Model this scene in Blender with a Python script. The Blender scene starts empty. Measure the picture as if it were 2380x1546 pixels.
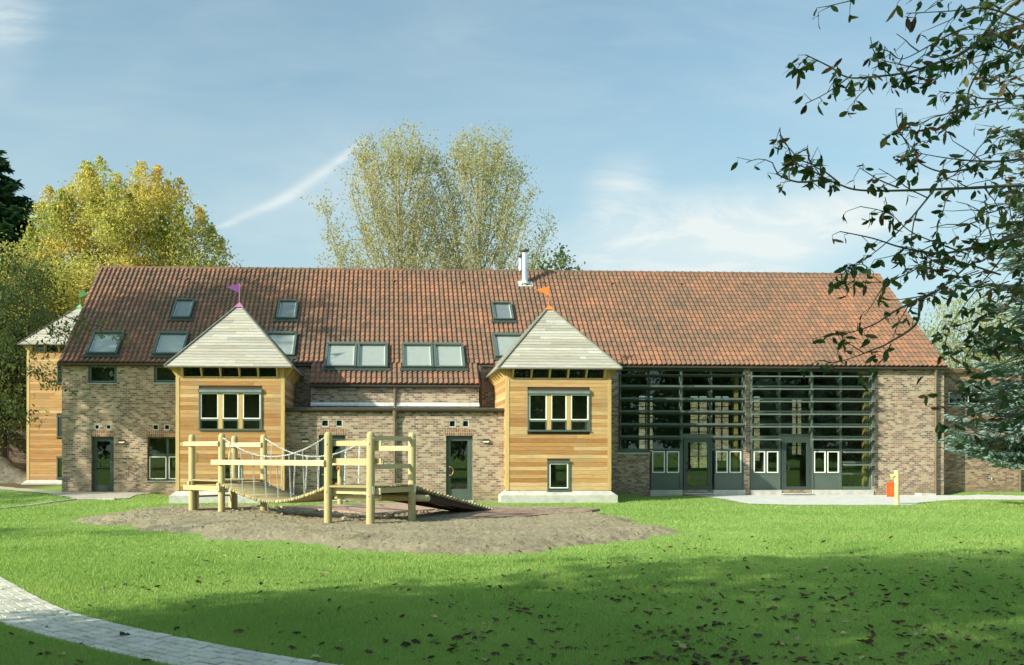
import bpy, math, random
import numpy as np
from mathutils import Vector, Matrix
random.seed(7)
rng = np.random.default_rng(11)
sc = bpy.context.scene
COL = sc.collection

# ------------------------------------------------------------------ camera
FPX, YAW, ROLL, PX, PY = 2025.9, 0.0410, 0.0011, 986.7, 1052.1   # in units of a 2380 px wide picture
R0 = Vector((math.cos(YAW), -math.sin(YAW), 0)); F = Vector((math.sin(YAW), math.cos(YAW), 0)); U0 = Vector((0, 0, 1))
RR = R0 * math.cos(ROLL) + U0 * math.sin(ROLL); UU = U0 * math.cos(ROLL) - R0 * math.sin(ROLL)
EYE = Vector((0, 0, 1.5))
cd = bpy.data.cameras.new('camera'); cam = bpy.data.objects.new('camera', cd); COL.objects.link(cam)
cam.matrix_world = Matrix(((RR.x, UU.x, -F.x, EYE.x), (RR.y, UU.y, -F.y, EYE.y), (RR.z, UU.z, -F.z, EYE.z), (0, 0, 0, 1)))
cd.sensor_width = 36; cd.sensor_fit = 'HORIZONTAL'; cd.lens = 36 * FPX / 2380
cd.shift_x = (1190 - PX) / 2380; cd.shift_y = (PY - 773) / 2380
cd.clip_start = 0.1; cd.clip_end = 3000
sc.camera = cam

# ------------------------------------------------------------------ light
SUN_AZ, SUN_EL = math.radians(61), math.radians(28)      # azimuth to the left of the facade's normal
to_sun = Vector((-math.sin(SUN_AZ) * math.cos(SUN_EL), -math.cos(SUN_AZ) * math.cos(SUN_EL), math.sin(SUN_EL)))
sl = bpy.data.lights.new('sun', 'SUN'); sl.energy = 3.25; sl.angle = math.radians(0.6); sl.color = (1, 0.93, 0.74)
so = bpy.data.objects.new('sun', sl); COL.objects.link(so); so.rotation_euler = to_sun.to_track_quat('Z', 'Y').to_euler()
so.location = (-40, -20, 40)
sc.view_settings.view_transform = 'Standard'; sc.view_settings.look = 'None'; sc.view_settings.exposure = 1.03; sc.view_settings.gamma = 1
sc.cycles.max_bounces = 8; sc.cycles.transparent_max_bounces = 12; sc.cycles.sample_clamp_indirect = 6

class NT:
    def __init__(s, tree): s.t = tree; tree.nodes.clear()
    def n(s, kind, inputs=None, **kw):
        nd = s.t.nodes.new(kind)
        for k, v in kw.items(): setattr(nd, k, v)
        for k, v in (inputs or {}).items():
            if isinstance(v, tuple) and len(v) == 2 and hasattr(v[0], 'outputs'):
                s.t.links.new(v[0].outputs[v[1]], nd.inputs[k])
            elif hasattr(v, 'outputs'):
                s.t.links.new(v.outputs[0], nd.inputs[k])
            else: nd.inputs[k].default_value = v
        return nd
    def math(s, op, a, b=0.0, c=0.0): return s.n('ShaderNodeMath', {0: a, 1: b, 2: c}, operation=op)
    def mix(s, f, a, b, blend='MIX'):
        m = s.n('ShaderNodeMixRGB', {0: f, 1: a, 2: b}, blend_type=blend); return m
    def ramp(s, f, stops, interp='LINEAR'):
        r = s.n('ShaderNodeValToRGB', {0: f}); cr = r.color_ramp; cr.interpolation = interp
        while len(cr.elements) < len(stops): cr.elements.new(0.5)
        for e, (p, c) in zip(cr.elements, stops): e.position = p; e.color = (*c, 1) if len(c) == 3 else c
        return r

def ray(u, v):
    return F + RR * ((u - PX) / FPX) - UU * ((v - PY) / FPX)
def at(u, v, Y):
    d = ray(u, v); return EYE + d * ((Y - EYE.y) / d.y)

# sky: Nishita with thin cirrus and a drifting contrail, laid out by direction
w = bpy.data.worlds.new('World'); sc.world = w; w.use_nodes = True
t = NT(w.node_tree)
sky = t.n('ShaderNodeTexSky', sky_type='NISHITA', sun_disc=False, sun_elevation=SUN_EL, sun_rotation=math.atan2(to_sun.x, to_sun.y),
          altitude=50, air_density=1.0, dust_density=3.5, ozone_density=1.0)
tc = t.n('ShaderNodeTexCoord'); sep = t.n('ShaderNodeSeparateXYZ', {0: (tc, 'Generated')})
ysafe = t.math('MAXIMUM', (sep, 1), 0.06)
gx = t.math('DIVIDE', (sep, 0), ysafe); gz = t.math('DIVIDE', (sep, 2), ysafe)
g = t.n('ShaderNodeCombineXYZ', {0: gx, 1: gz, 2: 0.0})
def sdir(u, v):
    d = ray(u, v); return d.x / d.y, d.z / d.y
tint = t.mix(1.0, sky, (0.67, 0.95, 0.90, 1), 'MULTIPLY')
# wispy noise
mp = t.n('ShaderNodeMapping', {'Vector': g, 'Rotation': (0, 0, -0.45), 'Scale': (3.0, 11.0, 1)})
n1 = t.n('ShaderNodeTexNoise', {'Vector': mp, 'Scale': 1.6, 'Detail': 7, 'Roughness': 0.62, 'Distortion': 1.2})
mp2 = t.n('ShaderNodeMapping', {'Vector': g, 'Rotation': (0, 0, 0.25), 'Location': (3, 1, 0), 'Scale': (1.2, 4.5, 1)})
n2 = t.n('ShaderNodeTexNoise', {'Vector': mp2, 'Scale': 2.2, 'Detail': 5, 'Roughness': 0.55, 'Distortion': 0.6})
w1 = t.ramp(n1, [(0.42, (0, 0, 0)), (0.78, (1, 1, 1))]); w2 = t.ramp(n2, [(0.40, (0, 0, 0)), (0.75, (1, 1, 1))])
def blob(u, v, ru, rv, rot=0.0):
    cx, cz = sdir(u, v)
    m = t.n('ShaderNodeVectorMath', {0: g, 1: (cx, cz, 0)}, operation='SUBTRACT')
    m = t.n('ShaderNodeMapping', {'Vector': m, 'Rotation': (0, 0, -rot)})
    m = t.n('ShaderNodeVectorMath', {0: m, 1: (FPX / ru, FPX / rv, 1)}, operation='MULTIPLY')
    l = t.n('ShaderNodeVectorMath', {0: m}, operation='LENGTH')
    return t.n('ShaderNodeMapRange', {0: (l, 1), 1: 0.0, 2: 1.0, 3: 1.0, 4: 0.0}, interpolation_type='SMOOTHSTEP')
def add(a, b): return t.math('ADD', a, b)
def mul(a, b): return t.math('MULTIPLY', a, b)
base_veil = mul(add(mul(w2, 0.7), mul(w1, 0.55)), 0.17)
c = add(base_veil, mul(blob(1640, 550, 620, 150, 0.16), add(mul(w1, 1.2), 0.60)))
c = add(c, mul(blob(1440, 460, 120, 150, -0.5), add(mul(w1, 0.9), 0.22)))
c = add(c, mul(blob(1690, 500, 110, 60, 0.9), add(mul(w1, 0.5), 0.12)))
c = add(c, mul(blob(1880, 560, 520, 130, 0.35), add(mul(w1, 0.8), 0.40)))
c = add(c, mul(blob(10, 70, 130, 190, -0.3), add(mul(w2, 0.5), mul(add(w1, 0.35), 0.6))))
c = add(c, mul(blob(640, 520, 520, 190, 0.45), add(mul(w2, 0.3), 0.03)))
# contrail
(x0, z0), (x1, z1) = sdir(488, 535), sdir(850, 318)
ang = math.atan2(z1 - z0, x1 - x0); L = math.hypot(x1 - x0, z1 - z0)
d = t.n('ShaderNodeVectorMath', {0: g, 1: (x0, z0, 0)}, operation='SUBTRACT')
d = t.n('ShaderNodeMapping', {'Vector': d, 'Rotation': (0, 0, -ang)}); d = t.n('ShaderNodeSeparateXYZ', {0: d})
al = t.math('DIVIDE', (d, 0), L)
bow = mul(mul(al, t.math('SUBTRACT', 1.0, al)), -0.045)
ac = t.math('SUBTRACT', (d, 1), bow); ac = add(ac, mul(t.math('SUBTRACT', n1, 0.5), 0.010))
wid = add(0.0022, mul(mul(al, t.math('SUBTRACT', 1.05, al)), 0.016))
tr = t.math('DIVIDE', ac, wid); tr = t.math('POWER', 2.718, mul(mul(tr, tr), -1.0))
gate = mul(t.n('ShaderNodeMapRange', {0: al, 1: 0.0, 2: 0.06}), t.n('ShaderNodeMapRange', {0: al, 1: 1.02, 2: 0.9}))
c = add(c, mul(mul(tr, gate), add(0.34, mul(w1, 0.42))))
cl = t.n('ShaderNodeClamp', {0: c, 1: 0.0, 2: 0.95})
low = t.n('ShaderNodeMapRange', {0: (sep, 2), 1: 0.0, 2: 0.50, 3: 0.74, 4: 0.20}, interpolation_type='SMOOTHSTEP')
hazy = t.mix(low, tint, (2.85, 3.5, 3.65, 1))
full = t.mix(cl, hazy, (3.75, 4.1, 4.05, 1))
bg = t.n('ShaderNodeBackground', {'Color': full, 'Strength': 0.11})
out = t.n('ShaderNodeOutputWorld', {0: bg})

# ------------------------------------------------------------------ builders
class MB:
    def __init__(s): s.v = []; s.f = []; s.r = []; s.sm = []; s.piece = 0.5
    def new(s): s.piece = random.random(); return s
    def face(s, pts, smooth=False):
        b = len(s.v); s.v.extend(tuple(p) for p in pts); s.f.append(tuple(range(b, b + len(pts)))); s.r.append(s.piece); s.sm.append(smooth)
    def raw(s, vs, fs, smooth=False):
        b = len(s.v); s.v.extend(tuple(p) for p in vs)
        for f in fs: s.f.append(tuple(i + b for i in f)); s.r.append(s.piece); s.sm.append(smooth)
    def box(s, x0, x1, y0, y1, z0, z1):
        s.raw([(x0, y0, z0), (x1, y0, z0), (x1, y1, z0), (x0, y1, z0), (x0, y0, z1), (x1, y0, z1), (x1, y1, z1), (x0, y1, z1)],
              [(0, 3, 2, 1), (4, 5, 6, 7), (0, 1, 5, 4), (1, 2, 6, 5), (2, 3, 7, 6), (3, 0, 4, 7)]); return s
    def hexa(s, p):   # 8 points, bottom 4 then top 4
        s.raw(p, [(0, 3, 2, 1), (4, 5, 6, 7), (0, 1, 5, 4), (1, 2, 6, 5), (2, 3, 7, 6), (3, 0, 4, 7)]); return s
    def beam(s, a, b, wd, ht, up=(0, 0, 1)):   # box from a to b
        a, b = Vector(a), Vector(b); d = (b - a).normalized(); sd = d.cross(Vector(up)).normalized() * (wd / 2); u = sd.cross(d).normalized() * (ht / 2)
        s.hexa([a - sd - u, a + sd - u, b + sd - u, b - sd - u, a - sd + u, a + sd + u, b + sd + u, b - sd + u]); return s
    def tube(s, pts, rad, n=8, caps=True, smooth=True):
        pts = [Vector(p) for p in pts]; k = len(pts)
        if not hasattr(rad, '__len__'): rad = [rad] * k
        ref = None; vs = []; fs = []
        for i, p in enumerate(pts):
            d = (pts[min(i + 1, k - 1)] - pts[max(i - 1, 0)])
            d = d.normalized() if d.length > 1e-9 else Vector((0, 0, 1))
            if ref is None:
                ref = d.cross(Vector((0.31, 0.17, 0.93)) if abs(d.z) < 0.9 else Vector((1, 0.1, 0))).normalized()
            else:
                ref = ref - d * ref.dot(d); ref = ref.normalized() if ref.length > 1e-6 else d.orthogonal().normalized()
            q = d.cross(ref)
            for j in range(n):
                a = 2 * math.pi * j / n; vs.append(p + ref * (rad[i] * math.cos(a)) + q * (rad[i] * math.sin(a)))
        for i in range(k - 1):
            for j in range(n):
                fs.append((i * n + j, i * n + (j + 1) % n, (i + 1) * n + (j + 1) % n, (i + 1) * n + j))
        s.raw(vs, fs, smooth)
        if caps:
            s.raw(vs[:n], [tuple(range(n))[::-1]]); s.raw(vs[-n:], [tuple(range(n))])
        return s
    def prism(s, poly, off):   # planar polygon extruded by vector
        off = Vector(off); k = len(poly); p = [Vector(q) for q in poly]; vs = p + [q + off for q in p]
        s.raw(vs, [tuple(range(k))[::-1], tuple(range(k, 2 * k))] + [(i, (i + 1) % k, (i + 1) % k + k, i + k) for i in range(k)]); return s
    def build(s, name, mat, parent=None, loc=None):
        me = bpy.data.meshes.new(name)
        o = bpy.data.objects.new(name, me); COL.objects.link(o)
        off = Vector((0, 0, 0))
        if parent is not None: off = Vector(parent['_o']); o.parent = parent
        elif loc is not None: off = Vector(loc); o.location = off
        o['_o'] = list(off)
        V = np.array(s.v, dtype=np.float64).reshape(-1, 3)
        me.from_pydata([tuple(q) for q in (V - np.array(off))], [], s.f)
        finish(me, V, s.r, s.sm, mat)
        return o

def finish(me, V, r, sm, mat):
    nf = len(me.polygons)
    at_ = me.attributes.new('rnd', 'FLOAT', 'FACE'); at_.data.foreach_set('value', np.asarray(r, dtype=np.float32))
    me.polygons.foreach_set('use_smooth', np.asarray(sm, dtype=bool))
    uv = me.uv_layers.new(name='UVMap'); nl = len(me.loops)
    vi = np.empty(nl, np.int32); me.loops.foreach_get('vertex_index', vi)
    nm = np.empty(nf * 3, np.float32); me.polygons.foreach_get('normal', nm); nm = np.abs(nm.reshape(-1, 3))
    lt = np.empty(nf, np.int32); me.polygons.foreach_get('loop_total', lt)
    ax = np.repeat(nm.argmax(1), lt); P = V[vi]
    o = np.empty((nl, 2), np.float32)
    o[:, 0] = np.where(ax == 0, P[:, 1], P[:, 0]); o[:, 1] = np.where(ax == 2, P[:, 1], P[:, 2])
    uv.data.foreach_set('uv', o.ravel())
    me.materials.append(mat); me.update()

def np_mesh(name, V, faces, mat, parent=None, rnd=None, smooth=False):
    """V (N,3) world coords, faces (M,k)"""
    me = bpy.data.meshes.new(name); o = bpy.data.objects.new(name, me); COL.objects.link(o)
    off = np.zeros(3)
    if parent is not None: off = np.array(parent['_o']); o.parent = parent
    o['_o'] = [float(q) for q in off]
    V = np.asarray(V, np.float32); M, k = faces.shape
    me.vertices.add(len(V)); me.vertices.foreach_set('co', (V - off).astype(np.float32).ravel())
    me.loops.add(M * k); me.loops.foreach_set('vertex_index', faces.astype(np.int32).ravel())
    me.polygons.add(M); me.polygons.foreach_set('loop_start', np.arange(0, M * k, k, dtype=np.int32))
    me.polygons.foreach_set('loop_total', np.full(M, k, np.int32))
    me.update(calc_edges=True)
    a = me.attributes.new('rnd', 'FLOAT', 'FACE'); a.data.foreach_set('value', (rng.random(M) if rnd is None else rnd).astype(np.float32))
    me.polygons.foreach_set('use_smooth', np.full(M, smooth, bool))
    me.materials.append(mat); me.update(); return o

def thing(name, label, cat, loc, group=None):
    o = bpy.data.objects.new(name, None); COL.objects.link(o); o.location = loc; o['_o'] = [float(q) for q in loc]
    o.empty_display_size = 0.3
    o['label'] = label; o['category'] = cat
    if group: o['group'] = group
    return o
def tag(o, label, cat, group=None, kind=None):
    o['label'] = label; o['category'] = cat
    if group: o['group'] = group
    if kind: o['kind'] = kind
    return o

# ------------------------------------------------------------------ materials
def mat(name):
    m = bpy.data.materials.new(name); m.use_nodes = True; return m, NT(m.node_tree)
def outp(t, sh, disp=None):
    o = t.n('ShaderNodeOutputMaterial', {0: sh}); return o
def rnd_node(t): return t.n('ShaderNodeAttribute', attribute_name='rnd')
def simple(name, col, rough=0.6, metal=0.0, vary=0.12, scale=4.0, bump=0.0, bscale=60, spec=0.5):
    m, t = mat(name)
    tc = t.n('ShaderNodeTexCoord'); n = t.n('ShaderNodeTexNoise', {'Vector': (tc, 'Object'), 'Scale': scale, 'Detail': 6, 'Roughness': 0.65})
    r = rnd_node(t)
    f = t.math('ADD', t.math('MULTIPLY', n, 1.4), t.math('MULTIPLY', (r, 'Fac'), 0.35))
    lo = tuple(max(0, q * (1 - vary * 1.6)) for q in col); hi = tuple(min(1, q * (1 + vary * 1.4)) for q in col)
    c = t.ramp(f, [(0.45, lo), (1.25 if False else 1.0, hi)])
    ins = {'Base Color': c, 'Roughness': rough, 'Metallic': metal, 'Specular IOR Level': spec}
    if bump:
        nb = t.n('ShaderNodeTexNoise', {'Vector': (tc, 'Object'), 'Scale': bscale, 'Detail': 5}); ins['Normal'] = t.n('ShaderNodeBump', {'Strength': bump, 'Distance': 0.02, 'Height': nb})
    outp(t, t.n('ShaderNodeBsdfPrincipled', ins)); return m

def brick_mat(name, stops, mortar, soldier=False):
    m, t = mat(name)
    uv = t.n('ShaderNodeUVMap')
    bw, bh = (0.19, 0.0764) if not soldier else (0.0764, 0.22)
    b = t.n('ShaderNodeTexBrick', {'Vector': uv, 'Color1': (0, 0, 0, 1), 'Color2': (1, 1, 1, 1), 'Mortar': (0.5, 0.5, 0.5, 1), 'Scale': 1.0,
            'Mortar Size': 0.0095, 'Mortar Smooth': 0.3, 'Bias': 0.0, 'Brick Width': bw, 'Row Height': bh}, offset=0.5 if not soldier else 0.0, offset_frequency=2, squash=1.0)
    # slow drift so that like bricks run together
    mpv = t.n('ShaderNodeMapping', {'Vector': uv, 'Scale': (1.6, 4.5, 1)})
    n = t.n('ShaderNodeTexNoise', {'Vector': mpv, 'Scale': 1.0, 'Detail': 3})
    f = t.math('ADD', t.math('MULTIPLY', (b, 'Color'), 0.86), t.math('MULTIPLY', t.math('SUBTRACT', n, 0.40), 0.75))
    c = t.ramp(f, stops, 'CONSTANT')
    fine = t.n('ShaderNodeTexNoise', {'Vector': uv, 'Scale': 38.0, 'Detail': 4})
    c2 = t.mix(0.35, c, t.ramp(fine, [(0.3, (0.45, 0.42, 0.4)), (0.7, (1.4, 1.35, 1.3))]), 'MULTIPLY')
    big = t.n('ShaderNodeTexNoise', {'Vector': uv, 'Scale': 0.55, 'Detail': 3})
    mort = t.mix(t.ramp(big, [(0.35, (0, 0, 0)), (0.65, (1, 1, 1))]), mortar, tuple(q * 0.82 for q in mortar[:3]) + (1,))
    col = t.mix((b, 'Fac'), c2, mort)
    # grime near the foot of the wall
    sp = t.n('ShaderNodeSeparateXYZ', {0: uv}); gr = t.n('ShaderNodeMapRange', {0: t.math('ADD', (sp, 1), t.math('MULTIPLY', big, -0.5)), 1: -0.35, 2: 0.2, 3: 0.45, 4: 0.0})
    col = t.mix(gr, col, (0.20, 0.17, 0.11, 1))
    bp = t.n('ShaderNodeBump', {'Strength': 0.6, 'Distance': 0.01, 'Height': t.math('ADD', t.math('MULTIPLY', t.math('SUBTRACT', 1.0, (b, 'Fac')), 1.0), t.math('MULTIPLY', fine, 0.5))})
    outp(t, t.n('ShaderNodeBsdfPrincipled', {'Base Color': col, 'Roughness': 0.9, 'Normal': bp, 'Specular IOR Level': 0.2})); return m
BS = [(0.0, (0.12, 0.115, 0.11)), (0.12, (0.20, 0.145, 0.12)), (0.26, (0.29, 0.18, 0.145)), (0.36, (0.26, 0.195, 0.155)), (0.45, (0.37, 0.225, 0.17)), (0.53, (0.325, 0.24, 0.185)), (0.60, (0.44, 0.35, 0.255)),
      (0.78, (0.47, 0.39, 0.285)), (0.92, (0.40, 0.24, 0.18))]
M_BRICK = brick_mat('mixed_brick', BS, (0.47, 0.415, 0.33, 1))
M_SOLDIER = brick_mat('soldier_brick', [(0, (0.22, 0.11, 0.08)), (0.35, (0.29, 0.155, 0.11)), (0.6, (0.36, 0.22, 0.15)), (0.8, (0.25, 0.13, 0.1))], (0.44, 0.37, 0.26, 1), True)
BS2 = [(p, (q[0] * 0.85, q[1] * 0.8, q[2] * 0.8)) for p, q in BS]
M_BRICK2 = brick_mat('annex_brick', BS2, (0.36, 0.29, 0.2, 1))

def wood_mat(name, stops, along='x', rough=0.6, grain=1.0, dirt=None):
    m, t = mat(name); r = rnd_node(t); tc = t.n('ShaderNodeTexCoord')
    sc_ = {'x': (1.0, 16, 16), 'z': (16, 16, 1.0), 'y': (16, 1, 16), 'r': (8, 8, 8)}[along]
    off = t.n('ShaderNodeVectorMath', {0: (tc, 'Object'), 1: t.n('ShaderNodeCombineXYZ', {0: t.math('MULTIPLY', (r, 'Fac'), 37.0), 1: 0.0, 2: t.math('MULTIPLY', (r, 'Fac'), 11.0)})}, operation='ADD')
    mp = t.n('ShaderNodeMapping', {'Vector': off, 'Scale': sc_})
    n = t.n('ShaderNodeTexNoise', {'Vector': mp, 'Scale': 2.2, 'Detail': 7, 'Roughness': 0.6, 'Distortion': 0.8})
    n2 = t.n('ShaderNodeTexNoise', {'Vector': mp, 'Scale': 12, 'Detail': 4})
    c = t.ramp((r, 'Fac'), stops)
    g_ = t.ramp(n, [(0.3, (0.66, 0.60, 0.54)), (0.72, (1.22, 1.2, 1.16))])
    c = t.mix(0.75 * grain, c, g_, 'MULTIPLY'); c = t.mix(0.3 * grain, c, t.ramp(n2, [(0.35, (0.7, 0.66, 0.6)), (0.65, (1.2, 1.2, 1.2))]), 'MULTIPLY')
    if dirt:
        v = t.n('ShaderNodeTexNoise', {'Vector': (tc, 'Object'), 'Scale': 1.3, 'Detail': 5}); c = t.mix(t.ramp(v, [(0.5, (0, 0, 0)), (0.75, (0.6, 0.6, 0.6))]), c, dirt)
    bp = t.n('ShaderNodeBump', {'Strength': 0.25, 'Distance': 0.005, 'Height': n})
    outp(t, t.n('ShaderNodeBsdfPrincipled', {'Base Color': c, 'Roughness': rough, 'Normal': bp, 'Specular IOR Level': 0.3})); return m
CED = [(0.0, (0.38, 0.185, 0.070)), (0.3, (0.47, 0.262, 0.105)), (0.6, (0.55, 0.345, 0.15)), (0.82, (0.63, 0.46, 0.25)), (1.0, (0.42, 0.22, 0.085))]
M_CEDAR = wood_mat('cedar_cladding', CED, 'x', dirt=(0.34, 0.27, 0.17, 1))
M_CEDARZ = wood_mat('cedar_trim', [(0, (0.52, 0.36, 0.15)), (1, (0.62, 0.47, 0.22))], 'z')
M_SHAKE = wood_mat('silvered_roof_boards', [(0, (0.34, 0.34, 0.31)), (0.4, (0.45, 0.45, 0.425)), (0.75, (0.54, 0.54, 0.505)), (1, (0.40, 0.375, 0.315))], 'x', 0.75)
M_POST = wood_mat('pressure_treated_post', [(0, (0.44, 0.385, 0.20)), (1, (0.55, 0.485, 0.27))], 'z', 0.7, 0.6)
M_RAIL = wood_mat('pressure_treated_rail', [(0, (0.46, 0.405, 0.22)), (0.5, (0.56, 0.50, 0.29)), (1, (0.63, 0.575, 0.36))], 'r', 0.7, 0.5)
M_SLAT = wood_mat('weathered_slats', [(0, (0.30, 0.26, 0.15)), (0.6, (0.40, 0.35, 0.20)), (1, (0.50, 0.42, 0.24))], 'r', 0.8, 0.8)
M_SHADEWOOD = wood_mat('shaded_ramp_board', [(0, (0.06, 0.042, 0.026)), (1, (0.085, 0.06, 0.038))], 'x', 0.8)  # shade on the ramp's side is put into this wood colour
M_GLULAM = wood_mat('pale_glulam', [(0, (0.50, 0.36, 0.16)), (1, (0.58, 0.43, 0.20))], 'z')
M_FRAME = simple('grey_green_paint', (0.085, 0.115, 0.10), 0.42, 0, 0.06)
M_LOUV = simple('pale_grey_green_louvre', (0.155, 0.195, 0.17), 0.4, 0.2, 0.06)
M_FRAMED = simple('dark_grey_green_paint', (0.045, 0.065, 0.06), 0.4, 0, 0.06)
M_WHITE = simple('white_sash_paint', (0.80, 0.82, 0.80), 0.35, 0, 0.03)
M_ZINC = simple('zinc', (0.40, 0.43, 0.43), 0.35, 0.7, 0.12)
M_STEEL = simple('galvanised_steel', (0.62, 0.63, 0.62), 0.35, 0.85, 0.1, 20)
M_FLUE = simple('brushed_flue_steel', (0.78, 0.80, 0.80), 0.3, 0.75, 0.05)
M_GUTTER = simple('brown_gutter', (0.075, 0.062, 0.05), 0.45, 0.2, 0.1)
M_PIPE = simple('bronze_downpipe', (0.16, 0.125, 0.085), 0.45, 0.3, 0.12)
M_LEAD = simple('lead_flashing', (0.62, 0.64, 0.63), 0.4, 0.3, 0.15, 6)
M_CONC = simple('pale_concrete', (0.43, 0.43, 0.40), 0.85, 0, 0.16, 3, 0.3, 90)
M_BLIND = simple('pale_blind', (0.40, 0.43, 0.41), 0.8, 0, 0.04)
M_SKYDIM = simple('dim_attic', (0.20, 0.23, 0.25), 0.8, 0, 0.05)  # dimness of the attic put into the sheet behind small roof windows
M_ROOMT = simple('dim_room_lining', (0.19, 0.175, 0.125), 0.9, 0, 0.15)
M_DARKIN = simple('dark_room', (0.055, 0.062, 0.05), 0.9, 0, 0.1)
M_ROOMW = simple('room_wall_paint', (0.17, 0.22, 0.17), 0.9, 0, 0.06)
M_ROOMF = simple('room_floor', (0.17, 0.15, 0.11), 0.5, 0, 0.08)
M_BLACK = simple('black_fitting', (0.02, 0.02, 0.02), 0.4)
M_COPPER = simple('copper_handle', (0.45, 0.22, 0.15), 0.35, 0.6, 0.05)
M_YEL = simple('yellow_plastic', (0.75, 0.55, 0.06), 0.4)
M_YEL2 = simple('pale_yellow_rope', (0.75, 0.68, 0.20), 0.7)
M_ORANGE = simple('orange_panel', (0.80, 0.13, 0.03), 0.45, 0, 0.05)
M_FORANGE = simple('orange_flag_paint', (0.80, 0.22, 0.04), 0.5, 0, 0.03)
M_FPURPLE = simple('purple_flag_paint', (0.17, 0.05, 0.22), 0.5, 0, 0.03)
M_FPINK = simple('pink_cap_paint', (0.42, 0.16, 0.36), 0.5, 0, 0.03)
M_FGREEN = simple('green_flag_paint', (0.05, 0.20, 0.06), 0.5, 0, 0.03)
M_FGREEN2 = simple('pale_green_cap_paint', (0.20, 0.50, 0.22), 0.5, 0, 0.03)
M_REDCHAIR = simple('red_plastic', (0.55, 0.06, 0.03), 0.4)
M_BLUE = simple('blue_plastic', (0.04, 0.07, 0.35), 0.4)
M_LAMPW = simple('lamp_diffuser', (0.80, 0.76, 0.62), 0.3, 0, 0.02)
M_RUBBER = simple('red_brown_safety_mat', (0.30, 0.20, 0.15), 0.95, 0, 0.35, 2.2, 0.6, 90)

def glass(name, tint, refl=0.06):
    m, t = mat(name)
    lw = t.n('ShaderNodeLayerWeight', {'Blend': 0.5}); f = t.math('ADD', t.math('MULTIPLY', t.math('POWER', (lw, 'Facing'), 5.0), 0.9), refl + 0.04)
    a = t.n('ShaderNodeBsdfTransparent', {'Color': tint}); b = t.n('ShaderNodeBsdfGlossy', {'Color': (0.92, 1, 0.95, 1), 'Roughness': 0.005})
    outp(t, t.n('ShaderNodeMixShader', {0: f, 1: a, 2: b})); return m
M_GLASS = glass('window_glass', (0.80, 0.87, 0.80, 1), 0.025)
M_SKYGLASS = glass('roof_window_glass', (0.90, 0.92, 0.92, 1), 0.08)
def dark_glass():
    m, t = mat('dark_glass')
    outp(t, t.n('ShaderNodeBsdfPrincipled', {'Base Color': (0.012, 0.017, 0.015, 1), 'Roughness': 0.01, 'Specular IOR Level': 0.9, 'IOR': 1.55})); return m
M_DGLASS = dark_glass()

def tile_mat():
    m, t = mat('clay_pantiles'); r = rnd_node(t); tc = t.n('ShaderNodeTexCoord')
    n = t.n('ShaderNodeTexNoise', {'Vector': (tc, 'Object'), 'Scale': 9, 'Detail': 6, 'Roughness': 0.7})
    mp = t.n('ShaderNodeMapping', {'Vector': (tc, 'Object'), 'Scale': (0.5, 1.0, 1.0)})
    big = t.n('ShaderNodeTexNoise', {'Vector': mp, 'Scale': 0.5, 'Detail': 4, 'Roughness': 0.6})
    f = t.math('ADD', t.math('ADD', t.math('MULTIPLY', (r, 'Fac'), 0.54), 0.21), t.math('MULTIPLY', t.math('SUBTRACT', big, 0.5), 1.3))
    f = t.math('ADD', f, t.math('MULTIPLY', t.math('SUBTRACT', n, 0.5), 1.1))
    c = t.ramp(f, [(0.0, (0.120, 0.088, 0.066)), (0.3, (0.165, 0.104, 0.074)), (0.55, (0.21, 0.116, 0.077)), (0.8, (0.27, 0.130, 0.081)), (1.0, (0.33, 0.155, 0.094))])
    lich = t.n('ShaderNodeTexNoise', {'Vector': (tc, 'Object'), 'Scale': 26, 'Detail': 5, 'Roughness': 0.75})
    c = t.mix(t.ramp(lich, [(0.52, (0, 0, 0)), (0.72, (0.55, 0.55, 0.55))]), c, (0.17, 0.14, 0.098, 1))
    bp = t.n('ShaderNodeBump', {'Strength': 0.3, 'Distance': 0.01, 'Height': lich})
    outp(t, t.n('ShaderNodeBsdfPrincipled', {'Base Color': c, 'Roughness': 0.7, 'Normal': bp, 'Specular IOR Level': 0.3})); return m
M_TILE = tile_mat()

def leaf_mat(name, stops, transl=0.4, patch=0.35, pscale=0.5, rough=0.6):
    m, t = mat(name); r = rnd_node(t); tc = t.n('ShaderNodeTexCoord')
    n = t.n('ShaderNodeTexNoise', {'Vector': (tc, 'Object'), 'Scale': pscale, 'Detail': 3})
    f = t.math('ADD', t.math('MULTIPLY', (r, 'Fac'), 1 - patch), t.math('MULTIPLY', t.math('SUBTRACT', n, 0.25), 2 * patch))
    c = t.ramp(f, stops)
    d_ = t.n('ShaderNodeBsdfPrincipled', {'Base Color': c, 'Roughness': rough, 'Specular IOR Level': 0.25}); tr = t.n('ShaderNodeBsdfTranslucent', {'Color': t.mix(1.0, c, (1.25, 1.2, 0.7, 1), 'MULTIPLY')})
    outp(t, t.n('ShaderNodeMixShader', {0: transl, 1: d_, 2: tr})); return m
M_GRASS = leaf_mat('grass_blades', [(0.1, (0.18, 0.33, 0.085)), (0.45, (0.29, 0.44, 0.125)), (0.8, (0.40, 0.52, 0.18)), (1.0, (0.52, 0.53, 0.28))], 0.4, 0.45, 0.35)
M_YLEAF = leaf_mat('autumn_yellow_leaves', [(0.05, (0.20, 0.27, 0.09)), (0.3, (0.38, 0.43, 0.16)), (0.58, (0.57, 0.53, 0.22)), (0.85, (0.66, 0.51, 0.20)), (1.0, (0.56, 0.36, 0.15))], 0.6, 0.45, 0.35)
M_POPL = leaf_mat('poplar_leaves', [(0.1, (0.34, 0.35, 0.20)), (0.5, (0.46, 0.44, 0.27)), (0.9, (0.55, 0.49, 0.31))], 0.55, 0.4, 0.3)
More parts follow.
